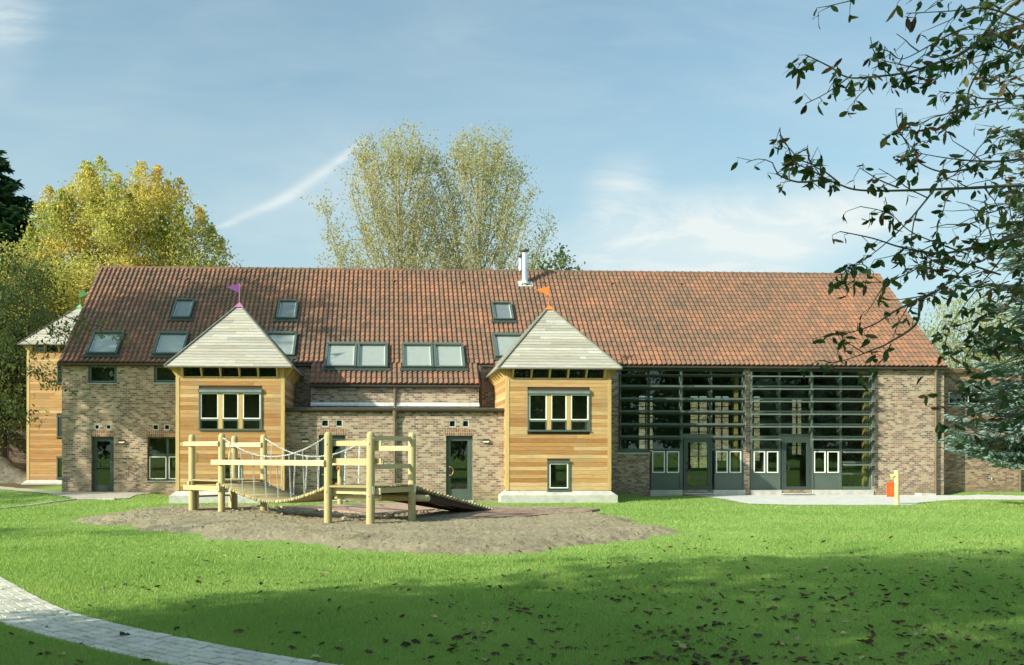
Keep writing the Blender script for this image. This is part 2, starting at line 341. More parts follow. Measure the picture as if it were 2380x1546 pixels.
M_ASH = leaf_mat('ash_leaves', [(0.1, (0.06, 0.10, 0.04)), (0.55, (0.13, 0.185, 0.07)), (0.9, (0.23, 0.235, 0.11)), (1, (0.32, 0.23, 0.11))], 0.4, 0.4, 0.5)
M_DARKG = leaf_mat('dark_evergreen_leaves', [(0.1, (0.015, 0.045, 0.025)), (0.6, (0.03, 0.085, 0.04)), (1, (0.06, 0.12, 0.05))], 0.2, 0.4, 0.5)
M_SHADEL = leaf_mat('green_crown_leaves', [(0.1, (0.03, 0.07, 0.02)), (0.6, (0.06, 0.12, 0.03)), (1, (0.11, 0.16, 0.05))], 0.35, 0.4, 0.4)
M_SPRUCE = leaf_mat('blue_spruce_needles', [(0.05, (0.10, 0.16, 0.15)), (0.5, (0.22, 0.32, 0.30)), (0.9, (0.36, 0.46, 0.43)), (1, (0.24, 0.24, 0.13))], 0.12, 0.3, 0.9)
M_WILLOW = leaf_mat('pale_willow_leaves', [(0.1, (0.22, 0.27, 0.09)), (0.9, (0.40, 0.42, 0.18))], 0.45, 0.4, 0.4)
M_WALNUT = leaf_mat('walnut_leaves', [(0.0, (0.025, 0.065, 0.022)), (0.45, (0.045, 0.10, 0.03)), (0.6, (0.08, 0.11, 0.03)), (0.72, (0.14, 0.12, 0.04)), (0.8, (0.15, 0.09, 0.045)), (1, (0.055, 0.035, 0.025))], 0.38, 0.0, 1)
M_FALLEN = leaf_mat('fallen_brown_leaves', [(0.0, (0.030, 0.020, 0.014)), (0.5, (0.075, 0.042, 0.026)), (0.85, (0.14, 0.085, 0.05)), (0.93, (0.35, 0.30, 0.15)), (1, (0.42, 0.38, 0.2))], 0.1, 0.0, 1)
M_BARK = simple('grey_brown_bark', (0.19, 0.18, 0.125), 0.9, 0, 0.3, 6, 0.6, 25)
M_POPBARK = simple('pale_poplar_bark', (0.30, 0.29, 0.20), 0.9, 0, 0.2, 6, 0.4, 25)
M_BARKD = simple('dark_bark', (0.06, 0.052, 0.038), 0.9, 0, 0.3, 6, 0.6, 25)
M_TWIG = simple('walnut_bark', (0.075, 0.082, 0.055), 0.8, 0, 0.3, 9, 0.4, 60)

# ------------------------------------------------------------------ ground
def sst(a, b, x): q = np.clip((x - a) / (b - a), 0, 1); return q * q * (3 - 2 * q)
def gz_(x, y):
    x = np.asarray(x, float); y = np.asarray(y, float)
    T = np.full(np.broadcast(x, y).shape, -0.2)
    T = T + 0.20 * (1 - sst(-9.5, -7.5, x)) + 0.16 * sst(6.5, 7.6, x) * (1 - sst(8.6, 10.2, x)) + 0.06 * sst(9.5, 11, x) + 0.10 * sst(22.0, 23.0, x) * sst(32, 33.4, y)
    z = -0.2 + (T + 0.2) * sst(29.6, 32.6, y)
    z = z + 0.95 * sst(40.5, 46, y) * (1 - sst(-19.5, -17.5, x)) + 0.3 * sst(44, 46, y) * sst(-19.5, -17.5, x) * (1 - sst(-15, -13, x))
    far = 1 - sst(60, 120, np.hypot(x, y))
    z = z + 0.018 * (np.sin(x * 0.9 + 1.3) * np.cos(y * 0.7) + 0.6 * np.sin(x * 0.37 + y * 0.51)) * far * (1 - sst(27, 30, y))
    return z
def gpt(u, v):
    d = ray(u, v); s_ = 5.0
    for _ in range(60):
        p = EYE + d * s_
        s_ = s_ + 0.7 * (float(gz_(p.x, p.y)) - p.z) / min(d.z, -0.004)
        s_ = max(3, min(80, s_))
    return EYE + d * s_
def in_poly(px, py, poly):
    ins = np.zeros(px.shape, bool); n = len(poly)
    for i in range(n):
        x0, y0 = poly[i]; x1, y1 = poly[(i + 1) % n]
        if y0 == y1: continue
        ins ^= ((y0 > py) != (y1 > py)) & (px < (x1 - x0) * (py - y0) / (y1 - y0) + x0)
    return ins
def dist_poly(px, py, poly):
    d = np.full(px.shape, 1e9); n = len(poly)
    for i in range(n):
        ax, ay = poly[i]; bx, by = poly[(i + 1) % n]; l2 = (bx - ax) ** 2 + (by - ay) ** 2 + 1e-12
        tt = np.clip(((px - ax) * (bx - ax) + (py - ay) * (by - ay)) / l2, 0, 1)
        d = np.minimum(d, np.hypot(px - ax - tt * (bx - ax), py - ay - tt * (by - ay)))
    return d
def grid_mesh(X, Y, Z, keep, name, material, smooth=True):
    nx, ny = X.shape; idx = np.arange(nx * ny).reshape(nx, ny)
    fc = np.stack([idx[:-1, :-1], idx[1:, :-1], idx[1:, 1:], idx[:-1, 1:]], -1).reshape(-1, 4)
    if keep is not None: fc = fc[keep.reshape(-1)]
    used, inv = np.unique(fc, return_inverse=True); V = np.stack([X.ravel(), Y.ravel(), Z.ravel()], 1)[used]
    return np_mesh(name, V, inv.reshape(fc.shape), material, None, None, smooth)
def sheet(name, material, poly, step, lift, wob=0.0):
    xs = [p[0] for p in poly]; ys = [p[1] for p in poly]
    X, Y = np.meshgrid(np.arange(min(xs), max(xs) + step, step), np.arange(min(ys), max(ys) + step, step), indexing='ij')
    cx, cy = X[:-1, :-1] + step / 2, Y[:-1, :-1] + step / 2
    return grid_mesh(X, Y, gz_(X, Y) + lift, in_poly(cx + wob * np.sin(cy * 5), cy + wob * np.sin(cx * 4), poly), name, material)
def ppoly(pts): return [(q.x, q.y) for q in (gpt(u, v) for u, v in pts)]

def lawn_mat():
    m, t = mat('lawn_soil_and_turf'); tc = t.n('ShaderNodeTexCoord')
    n = t.n('ShaderNodeTexNoise', {'Vector': (tc, 'Object'), 'Scale': 0.45, 'Detail': 5}); n2 = t.n('ShaderNodeTexNoise', {'Vector': (tc, 'Object'), 'Scale': 30, 'Detail': 6, 'Roughness': 0.7})
    f = t.math('ADD', t.math('MULTIPLY', n, 0.5), t.math('MULTIPLY', n2, 0.6))
    c = t.ramp(f, [(0.3, (0.13, 0.24, 0.055)), (0.55, (0.22, 0.34, 0.09)), (0.8, (0.33, 0.43, 0.14))])
    # bare leaf-litter slope behind the building
    sp = t.n('ShaderNodeSeparateXYZ', {0: (tc, 'Object')})
    lit = t.math('MULTIPLY', t.n('ShaderNodeMapRange', {0: t.math('ADD', (sp, 1), t.math('MULTIPLY', n, 3.0)), 1: 37.0, 2: 38.5}), t.n('ShaderNodeMapRange', {0: (sp, 0), 1: -14.0, 2: -15.5}))
    c = t.mix(lit, c, t.ramp(n2, [(0.35, (0.04, 0.03, 0.018)), (0.5, (0.13, 0.10, 0.06)), (0.7, (0.26, 0.21, 0.13))]))
    bp = t.n('ShaderNodeBump', {'Strength': 0.7, 'Distance': 0.03, 'Height': n2})
    outp(t, t.n('ShaderNodeBsdfPrincipled', {'Base Color': c, 'Roughness': 0.95, 'Normal': bp, 'Specular IOR Level': 0.1})); return m
M_LAWN = lawn_mat()
gxs = np.concatenate([[-900, -400, -200, -100, -60, -45], np.arange(-36, 40.1, 0.4), [48, 70, 110, 200, 400, 900]])
gys = np.concatenate([[-900, -300, -120, -60, -30, -15], np.arange(-8, 60.1, 0.4), [70, 90, 130, 220, 500, 1200]])
X, Y = np.meshgrid(gxs, gys, indexing='ij')
lawn = grid_mesh(X, Y, gz_(X, Y), None, 'lawn', M_LAWN); lawn['kind'] = 'structure'

def soil_mat():
    m, t = mat('dry_soil'); tc = t.n('ShaderNodeTexCoord')
    n = t.n('ShaderNodeTexNoise', {'Vector': (tc, 'Object'), 'Scale': 1.2, 'Detail': 5}); n2 = t.n('ShaderNodeTexNoise', {'Vector': (tc, 'Object'), 'Scale': 26, 'Detail': 8, 'Roughness': 0.85})
    c = t.ramp(t.math('ADD', t.math('MULTIPLY', n, 0.3), t.math('MULTIPLY', n2, 0.72)), [(0.36, (0.19, 0.16, 0.10)), (0.49, (0.40, 0.35, 0.24)), (0.7, (0.52, 0.465, 0.335))])
    bp = t.n('ShaderNodeBump', {'Strength': 1.0, 'Distance': 0.06, 'Height': n2})
    outp(t, t.n('ShaderNodeBsdfPrincipled', {'Base Color': c, 'Roughness': 0.95, 'Normal': bp, 'Specular IOR Level': 0.1})); return m
M_SOIL = soil_mat()
SOIL = ppoly([(150, 1212), (250, 1192), (440, 1182), (700, 1181), (900, 1179), (1060, 1177), (1200, 1184), (1400, 1193), (1490, 1212), (1600, 1241), (1500, 1256),
              (1380, 1268), (1280, 1286), (1100, 1296), (950, 1292), (800, 1281), (640, 1262), (480, 1257), (420, 1240), (330, 1235), (270, 1224), (200, 1222)])
HOLE = ppoly([(520, 1195), (640, 1186), (800, 1186), (950, 1190), (1060, 1196), (985, 1208), (850, 1216), (700, 1216), (590, 1210)])
def vnoise(x, y, seed, sc_):
    r2 = np.random.default_rng(seed); G = r2.random((64, 64)); xx = x * sc_ + 500; yy = y * sc_ + 500
    xi = np.floor(xx).astype(int); yi = np.floor(yy).astype(int); fx = xx - xi; fy = yy - yi; fx = fx * fx * (3 - 2 * fx); fy = fy * fy * (3 - 2 * fy)
    a = G[xi % 64, yi % 64]; b = G[(xi + 1) % 64, yi % 64]; c_ = G[xi % 64, (yi + 1) % 64]; d_ = G[(xi + 1) % 64, (yi + 1) % 64]
    return (a * (1 - fx) + b * fx) * (1 - fy) + (c_ * (1 - fx) + d_ * fx) * fy
def soil_h(X, Y):
    ins = in_poly(X, Y, SOIL); d_ = dist_poly(X, Y, SOIL); sd = np.where(ins, d_, -d_) + 0.45 * (vnoise(X, Y, 3, 1.3) - 0.5) + 0.25 * (vnoise(X, Y, 4, 4) - 0.5)
    h = -0.03 + 0.17 * sst(-0.05, 1.0, sd) + 0.07 * (vnoise(X, Y, 5, 1.1) - 0.5) * sst(0, .6, sd)
    hi = in_poly(X, Y, HOLE); hd = np.where(hi, dist_poly(X, Y, HOLE), 0); h = h - 0.035 * sst(0, 0.5, hd) * hi
    rough = 0.02 + 0.05 * sst(0, 0.4, hd) * hi
    h = h + rough * (vnoise(X, Y, 6, 9) - 0.5) * sst(-.1, .4, sd) + 0.045 * (vnoise(X, Y, 8, 17) - 0.5) * sst(-.1, .4, sd)
    return h, sd
xs = [p[0] for p in SOIL]; ys = [p[1] for p in SOIL]
X, Y = np.meshgrid(np.arange(min(xs) - .5, max(xs) + .5, 0.035), np.arange(min(ys) - .5, max(ys) + .5, 0.035), indexing='ij')
H, SD = soil_h(X, Y)
soil = grid_mesh(X, Y, gz_(X, Y) + H, (SD[:-1, :-1] > -0.08), 'soil_patch', M_SOIL); soil['kind'] = 'structure'
def ground_top(x, y):
    z = float(gz_(x, y)); h, sd = soil_h(np.array([x]), np.array([y])); return z + max(0, float(h[0])) if sd[0] > 0 else z

# terrace, gravel path, kerb edging
def paving_mat(name, c0, c1, sc_=2.0):
    m, t = mat(name); tc = t.n('ShaderNodeTexCoord'); r = rnd_node(t)
    n = t.n('ShaderNodeTexNoise', {'Vector': (tc, 'Object'), 'Scale': sc_, 'Detail': 6, 'Roughness': 0.7}); n2 = t.n('ShaderNodeTexNoise', {'Vector': (tc, 'Object'), 'Scale': 60, 'Detail': 4})
    f = t.math('ADD', t.math('MULTIPLY', n, 0.55), t.math('ADD', t.math('MULTIPLY', n2, 0.3), t.math('MULTIPLY', (r, 'Fac'), 0.25)))
    c = t.ramp(f, [(0.3, c0), (0.75, c1)])
    bp = t.n('ShaderNodeBump', {'Strength': 0.4, 'Distance': 0.01, 'Height': n2})
    outp(t, t.n('ShaderNodeBsdfPrincipled', {'Base Color': c, 'Roughness': 0.85, 'Normal': bp, 'Specular IOR Level': 0.25})); return m
M_TERR = paving_mat('pale_terrace', (0.50, 0.50, 0.49), (0.68, 0.68, 0.66))
M_GRAVEL = paving_mat('pale_gravel', (0.34, 0.32, 0.27), (0.52, 0.49, 0.42), 5)
M_PAVER = paving_mat('grey_pavers', (0.43, 0.42, 0.36), (0.66, 0.645, 0.56), 3)
TERR = ppoly([(1480, 1146), (1700, 1149), (2026, 1151), (2201, 1152), (2420, 1151.5), (2500, 1151.5), (2500, 1163), (2380, 1163), (2250, 1162), (2190, 1164.5), (2140, 1169), (2117, 1174.8), (2000, 1175.5), (1850, 1174.5), (1740, 1171.5), (1690, 1162), (1630, 1154), (1560, 1150)])
o = sheet('terrace_pavement', M_TERR, TERR, 0.09, 0.014); o['kind'] = 'structure'
GRAV = ppoly([(-40, 1129), (0, 1131), (60, 1137), (136, 1143), (215, 1144), (265, 1144), (410, 1143), (410, 1147), (330, 1149), (292, 1154), (268, 1160), (190, 1162), (172, 1159), (150, 1154), (90, 1146), (0, 1138), (-40, 1136)])
o = sheet('gravel_path', M_GRAVEL, GRAV, 0.07, 0.016, 0.05); o['kind'] = 'structure'
ke = [gpt(u, v) for u, v in [(-60, 1189), (0, 1183), (60, 1177), (120, 1168.5), (176, 1161), (225, 1160.5), (268, 1159)]]
b = MB()
for p, q in zip(ke[:-1], ke[1:]):
    b.new(); dd = (q - p).normalized() * 0.004; b.beam(p + Vector((0, 0, 0.0)), q - dd, 0.11, 0.07)
o = b.build('kerb_edging', M_CONC); o['kind'] = 'structure'

# the block-paved path in the near corner
up = [gpt(u, v) for u, v in [(-200, 1262), (-90, 1302), (0, 1345), (60, 1378), (150, 1422), (250, 1450), (330, 1468), (450, 1493), (560, 1514), (680, 1535), (760, 1547), (900, 1566), (1100, 1590), (1350, 1612)]]
up = [Vector((p.x, p.y)) for p in up]
dense = []
for i in range(len(up) - 1):
    p0, p1, p2, p3 = up[max(i - 1, 0)], up[i], up[i + 1], up[min(i + 2, len(up) - 1)]
    for k in range(12):
        s_ = k / 12; dense.append(0.5 * ((2 * p1) + (p2 - p0) * s_ + (2 * p0 - 5 * p1 + 4 * p2 - p3) * s_ ** 2 + (3 * p1 - p0 - 3 * p2 + p3) * s_ ** 3))
cum = [0.0]
for a_, b_ in zip(dense[:-1], dense[1:]): cum.append(cum[-1] + (b_ - a_).length)
def path_pt(s_, off):
    s_ = min(max(s_, 0), cum[-1] - 1e-3); i = int(np.searchsorted(cum, s_)) ; i = max(1, min(i, len(cum) - 1))
    f_ = (s_ - cum[i - 1]) / (cum[i] - cum[i - 1] + 1e-9); p = dense[i - 1].lerp(dense[i], f_)
    j0, j1 = max(0, i - 4), min(len(dense) - 1, i + 3); d_ = (dense[j1] - dense[j0]).normalized(); n_ = Vector((d_.y, -d_.x))   # towards the camera side
    return p + n_ * off
PW = 0.74; NR = 7; b = MB(); bed = MB()
for r_ in range(NR):
    o0, o1 = PW * r_ / NR, PW * (r_ + 1) / NR - 0.014; s_ = -random.random() * 0.1 + (0.1 if r_ % 2 else 0)
    while s_ < cum[-1] - 0.3:
        ln = 0.20 if r_ not in (0,) else 0.20
        a0 = max(s_, 0); a1 = s_ + ln - 0.013
        if a1 > a0 + 0.03:
            q = [path_pt(a0, o0), path_pt(a1, o0), path_pt(a1, o1), path_pt(a0, o1)]
            if q[0].y > 4.5:
                b.new(); dz = random.uniform(-0.004, 0.004); tz = [random.uniform(-0.002, 0.002) for _ in range(4)]
                ctr = sum(q, Vector((0, 0))) / 4
                zt = [float(gz_(p.x, p.y)) + 0.026 + dz + k for p, k in zip(q, tz)]
                ins = [p.lerp(ctr, 0.05) for p in q]
                low = [(p.x, p.y, z - 0.05) for p, z in zip(q, zt)]; mid = [(p.x, p.y, z - 0.006) for p, z in zip(q, zt)]; top = [(p.x, p.y, z) for p, z in zip(ins, zt)]
                b.raw(low + mid + top, [(8, 11, 10, 9)[::-1], *[(i, (i + 1) % 4, (i + 1) % 4 + 4, i + 4) for i in range(4)], *[(i + 4, (i + 1) % 4 + 4, (i + 1) % 4 + 8, i + 8) for i in range(4)]])
        s_ += ln
o = b.build('paved_path', M_PAVER); o['kind'] = 'structure'
PATHPOLY = [tuple(path_pt(s_, -0.015)) for s_ in np.arange(0, cum[-1], 0.15)] + [tuple(path_pt(s_, PW)) for s_ in np.arange(0, cum[-1], 0.15)[::-1]]
PATHPOLY_IN = [tuple(path_pt(s_, 0.012)) for s_ in np.arange(0, cum[-1], 0.15)] + [tuple(path_pt(s_, PW - 0.012)) for s_ in np.arange(0, cum[-1], 0.15)[::-1]]
o = sheet('path_bedding', M_SOIL, [p for p in PATHPOLY_IN if p[1] > 4], 0.06, 0.006); o['kind'] = 'structure'

# ------------------------------------------------------------------ barn
ZE, ZR, RUN, XL, XR = 4.846, 9.370, 4.733, -12.308, 21.69
PITCH = math.atan2(ZR - ZE, RUN); CP, SP = math.cos(PITCH), math.sin(PITCH); SLOPE = RUN / CP
YW = 33.10                                   # face of the front wall
def rect(u0, u1, v0, v1, Y):
    vm, um = (v0 + v1) / 2, (u0 + u1) / 2
    return at(u0, vm, Y).x, at(u1, vm, Y).x, at(um, v1, Y).z, at(um, v0, Y).z      # x0,x1,z0,z1
def wall(mb, x0, x1, z0, z1, Y, th, holes, back=False):
    hs = [h for h in holes]
    xs = sorted({x0, x1, *[min(max(q, x0), x1) for h in hs for q in h[:2]]}); zs = sorted({z0, z1, *[min(max(q, z0), z1) for h in hs for q in h[2:4]]})
    def hole(a, c): return any(h[0] < a < h[1] and h[2] < c < h[3] for h in hs)
    for i in range(len(xs) - 1):
        for j in range(len(zs) - 1):
            if hole((xs[i] + xs[i + 1]) / 2, (zs[j] + zs[j + 1]) / 2): continue
            a, b_, c_, d_ = xs[i], xs[i + 1], zs[j], zs[j + 1]
            mb.face([(a, Y, c_), (b_, Y, c_), (b_, Y, d_), (a, Y, d_)])
            mb.face([(a, Y + th, c_), (a, Y + th, d_), (b_, Y + th, d_), (b_, Y + th, c_)])
    for a, b_, c_, d_ in [h[:4] for h in hs]:
        mb.face([(a, Y, c_), (a, Y, d_), (a, Y + th, d_), (a, Y + th, c_)]); mb.face([(b_, Y, c_), (b_, Y + th, c_), (b_, Y + th, d_), (b_, Y, d_)])
        mb.face([(a, Y, d_), (b_, Y, d_), (b_, Y + th, d_), (a, Y + th, d_)]); mb.face([(a, Y, c_), (a, Y + th, c_), (b_, Y + th, c_), (b_, Y, c_)])
barn = thing('brick_barn', 'long two-storey brick barn under an orange-red pantile roof with roof windows and large glazed bays', 'building', (5.0, YW, -0.1))

winA = rect(205, 271, 843.5, 890.5, YW); winB = rect(358, 424, 843.5, 889.5, YW)
doorL = rect(212, 264.2, 1015, 1144, YW); winW = rect(342, 414, 1016, 1117.5, YW)
ventsL = [rect(219.5, 231, 986.6, 998.3, YW), rect(245.8, 258, 986.6, 998.3, YW), rect(354.5, 368.7, 986.6, 999.5, YW), rect(381.3, 394.3, 986.6, 999.5, YW)]
bay1 = rect(1437.9, 1729.5, 858, 1137.5, YW); bay2 = rect(1742.5, 2026.4, 858, 1137.5, YW)
bzB = at(1600, 1139, YW).z; bzT = ZE - 0.02
bay1 = (bay1[0], bay1[1], bzB, bzT); bay2 = (bay2[0], bay2[1], bzB, bzT)
xs1 = at(1509, 1100, YW).x; zs1 = at(1470, 1052, YW).z       # brick apron below the left part of bay 1
b = MB()
XWL, XWR = XL + 0.10, XR - 0.08
wall(b, XWL, XWR, -0.6, bzT, YW, 0.30, [winA[:3] + (bzT,), winB[:3] + (bzT,), (doorL[0], doorL[1], doorL[2], doorL[3]), winW, *ventsL, (xs1, bay1[1], bzB, bzT), (bay1[0], xs1, zs1, bzT), bay2])
BKY = YW + 9.25
backw = []
for u in (440, 890, 1120, 1400):
    cx = at(1384.8 + u * .2588, 900, BKY).x; backw.append((cx - 0.40, cx + 0.40, 1.1, 4.3))
cx = at(1848, 960, BKY).x; backw.append((cx - 0.30, cx + 0.30, 1.4, 4.2)); dk = at(1384.8 + 890 * .2588, 1080, BKY).x
backw[1] = (dk - 0.35, dk + 0.6, 0.75, 4.3)
wall(b, XWL, XWR, -0.6, bzT, BKY - 0.3, 0.30, backw)
for xg, sgn in ((XWL, -1), (XWR, 1)):
    xi = xg - sgn * 0.3; yf, yb = YW, BKY; zt = ZE - 0.1 + (RUN + 0.1) * math.tan(PITCH) - 0.05; ym = (yf + yb) / 2
    for x in (xg, xi): b.face([(x, yf, -0.6), (x, yb, -0.6), (x, yb, ZE - 0.06), (x, ym, zt), (x, yf, ZE - 0.06)])
b.build('wall', M_BRICK, barn)
# soldier courses
for r_ in (doorL, winW):
    b = MB(); b.box(r_[0] - 0.03, r_[1] + 0.03, YW - 0.003, YW + 0.05, r_[3], r_[3] + 0.22); b.build('soldier_course', M_SOLDIER, barn)
# interior of the hall
hx0, hx1 = bay1[0] - 0.5, XWR - 0.32
b = MB(); b.box(hx0, hx1, YW + 0.31, BKY - 0.31, -0.16, -0.06); b.build('hall_floor', M_ROOMF, barn)
b = MB()
for xa, xb in ((hx0 - 0.1, hx0),):
    ym = (YW + BKY) / 2; b.prism([(xa, YW + .31, -0.1), (xa, BKY - .31, -0.1), (xa, BKY - .31, ZE - .1), (xa, ym, ZR - .35), (xa, YW + .31, ZE - .1)], (xb - xa, 0, 0))
for h in ((hx0, hx1),):
    mb2 = MB(); wall(mb2, hx0, hx1, -0.1, bzT, BKY - 0.33, 0.02, backw)
mb2.build('hall_lining', M_ROOMW, barn); b.build('partition_wall', M_ROOMW, barn)
for k, h in enumerate(backw):
    f_ = MB(); x0, x1, z0, z1 = h
    for a in (x0, (x0 + x1) / 2 - 0.03, x1 - 0.06): f_.box(a, a + 0.06, BKY - 0.2, BKY - 0.14, z0, z1)
    nz = 6
    for j in range(nz + 1):
        zz = z0 + (z1 - z0) * j / nz; f_.box(x0, x1, BKY - 0.195, BKY - 0.145, max(z0, zz - 0.02), min(z1, zz + 0.02))
    bw = f_.build('back_window', M_FRAMED, barn); pn = MB(); pn.box(x0, x1, BKY - 0.175, BKY - 0.167, z0, z1); pn.build('pane', M_SKYGLASS, bw)
# two small chairs inside, seen through the glazed door
def small_chair(u, Yc, m_, label):
    x = at(u, 1120, Yc).x; T = thing('child_chair', label, 'chair', (x, Yc, -0.06), 'small chairs inside the hall')
    q = MB(); q.box(x - .17, x + .17, Yc - .16, Yc + .16, .25, .275); q.build('seat', m_, T)
    q = MB(); q.box(x - .16, x + .16, Yc + .15, Yc + .172, .36, .60); q.build('backrest', m_, T)
    for sx in (-1, 1):
        for sy in (-1, 1): q = MB(); q.tube([(x + sx * .15, Yc + sy * .14, -.06), (x + sx * .14, Yc + sy * (.14 if sy < 0 else .16), .25 if sy < 0 else .58)], .014, 8); q.build('leg', m_, T)
small_chair(1600, 34.6, M_REDCHAIR, 'small red chair inside the hall, behind the door glass'); small_chair(1624, 34.3, M_BLUE, 'small blue chair inside the hall, behind the door glass')
# yellow timber columns inside the bays
b = None
for u, Yc in ((1707, 33.8), (2008, 33.75), (2016, 34.6)):
    x = at(u, 1000, Yc).x; c_ = MB(); c_.new().beam((x, Yc, -0.1), (x + 0.05, Yc, ZE + 0.1), 0.14, 0.2, (0, 1, 0)); c_.build('timber_column', M_GLULAM, barn)

# pantiles
TW, TL = 0.19, 0.2848
def roof_pt(x, s_, h=0.0):     # s_ metres up the slope from the eave line, h off the plane
    return Vector((x, 33.0 + s_ * CP - h * SP, ZE + s_ * SP + h * CP))
def tiles(x0, x1, s0, s1, mir=False):
    ncol = int(round((x1 - x0) / TW)); ns = 10; xsn = ncol * ns + 1
    i = np.arange(xsn); xx = x0 + (x1 - x0) * i / (xsn - 1); ph = (i % ns) / ns
    prof = np.where(ph < .70, 0.062 * sst(-.12, .70, ph), 0.062 * (1 - sst(.70, 1.0, ph)) + 0.062 * float(sst(-.12, .70, 0.0)) * sst(.70, 1.0, ph)) - 0.012
    nc = int(round((s1 - s0) / TL)); V = []; Fc = []; R = []
    trnd = rng.random((nc, ncol + 1)); base = 0
    for k in range(nc):
        sa = s0 + (s1 - s0) * k / nc; sb = s0 + (s1 - s0) * (k + 1) / nc + 0.03
        jit = rng.normal(0, 0.0035, ncol + 1)
        col = np.minimum(i // ns, ncol - 1)
        rows = [(sa, -0.02), (sa, 0.042), ((sa + sb) / 2, 0.031), (sb, 0.018)]
        for j, (s_, h) in enumerate(rows):
            s_a = s_ + (jit[col] if j < 2 else 0); hh = prof * (1 if j else 0.6) + h + 0.012
            yy = 33.0 + s_a * CP - hh * SP; zz = ZE + s_a * SP + hh * CP
            if mir: yy = 2 * (33.0 + RUN) - yy
            V.append(np.stack([xx, yy, zz], 1))
        for j in range(3):
            a = base + j * xsn + np.arange(xsn - 1); Fc.append(np.stack([a, a + 1, a + 1 + xsn, a + xsn], 1)); R.append(trnd[k, np.minimum(np.arange(xsn - 1) // ns, ncol - 1)])
        base += 4 * xsn
    return np.concatenate(V), np.concatenate(Fc), np.concatenate(R)
exl, exr = at(719.5, 893.5, 32.13).x, at(1115.6, 895.4, 32.13).x
SEXT = -0.869 / CP - 0.0
parts = [tiles(XL, XR, 0, SLOPE - 0.05), tiles(exl, exr, SEXT, 0.0), tiles(XL, XR, 0, SLOPE - 0.05, True)]
Vs, Fs, Rs, nb = [], [], [], 0
for V_, F_, R_ in parts: Vs.append(V_); Fs.append(F_ + nb); Rs.append(R_); nb += len(V_)
roof = np_mesh('roof', np.concatenate(Vs), np.concatenate(Fs), M_TILE, barn, np.concatenate(Rs))
b = MB()    # sarking below the tiles
b.face([roof_pt(XL + .02, 0, -0.05), roof_pt(XR - .02, 0, -0.05), roof_pt(XR - .02, SLOPE, -0.05), roof_pt(XL + .02, SLOPE, -0.05)])
b.face([Vector((p.x, 2 * (33 + RUN) - p.y, p.z)) for p in (roof_pt(XL + .02, 0, -0.05), roof_pt(XR - .02, 0, -0.05), roof_pt(XR - .02, SLOPE, -0.05), roof_pt(XL + .02, SLOPE, -0.05))])
b.face([roof_pt(exl + .02, SEXT, -0.05), roof_pt(exr - .02, SEXT, -0.05), roof_pt(exr - .02, 0, -0.051), roof_pt(exl + .02, 0, -0.051)])
b.build('roof_deck', M_SHADEWOOD, barn)
b = MB(); n_r = 92      # ridge tiles
for k in range(n_r):
    xa = XL + (XR - XL) * k / n_r; xb = XL + (XR - XL) * (k + 1) / n_r
    b.new().tube([(xa, 33 + RUN, ZR - 0.02), (xb + 0.01, 33 + RUN, ZR - 0.025)], [0.115, 0.10], 10)
    b.tube([(xa - 0.012, 33 + RUN, ZR - 0.02), (xa + 0.03, 33 + RUN, ZR - 0.02)], 0.128, 10)
b.build('ridge_tiles', M_TILE, barn)
b = MB()
for u, v in [(271, 648), (435, 650), (595, 653), (755, 654), (914, 654), (1073, 657), (1260, 658), (1419, 660), (1578, 660.5), (1728, 662)]:
    d_ = ray(u, v); n_ = Vector((0, -SP, CP)); tt = (Vector((0, 33.0, ZE)) - EYE).dot(n_) / d_.dot(n_); p = EYE + d_ * tt; s_ = (p.z - ZE) / SP
    q = roof_pt(p.x, s_, 0.05); b = MB(); b.new().tube([q + Vector((0, 0.06, 0.0)), q + Vector((-0.02, -0.13, -0.005))], [0.055, 0.062], 8); b.build('vent_tile', M_TILE, barn)

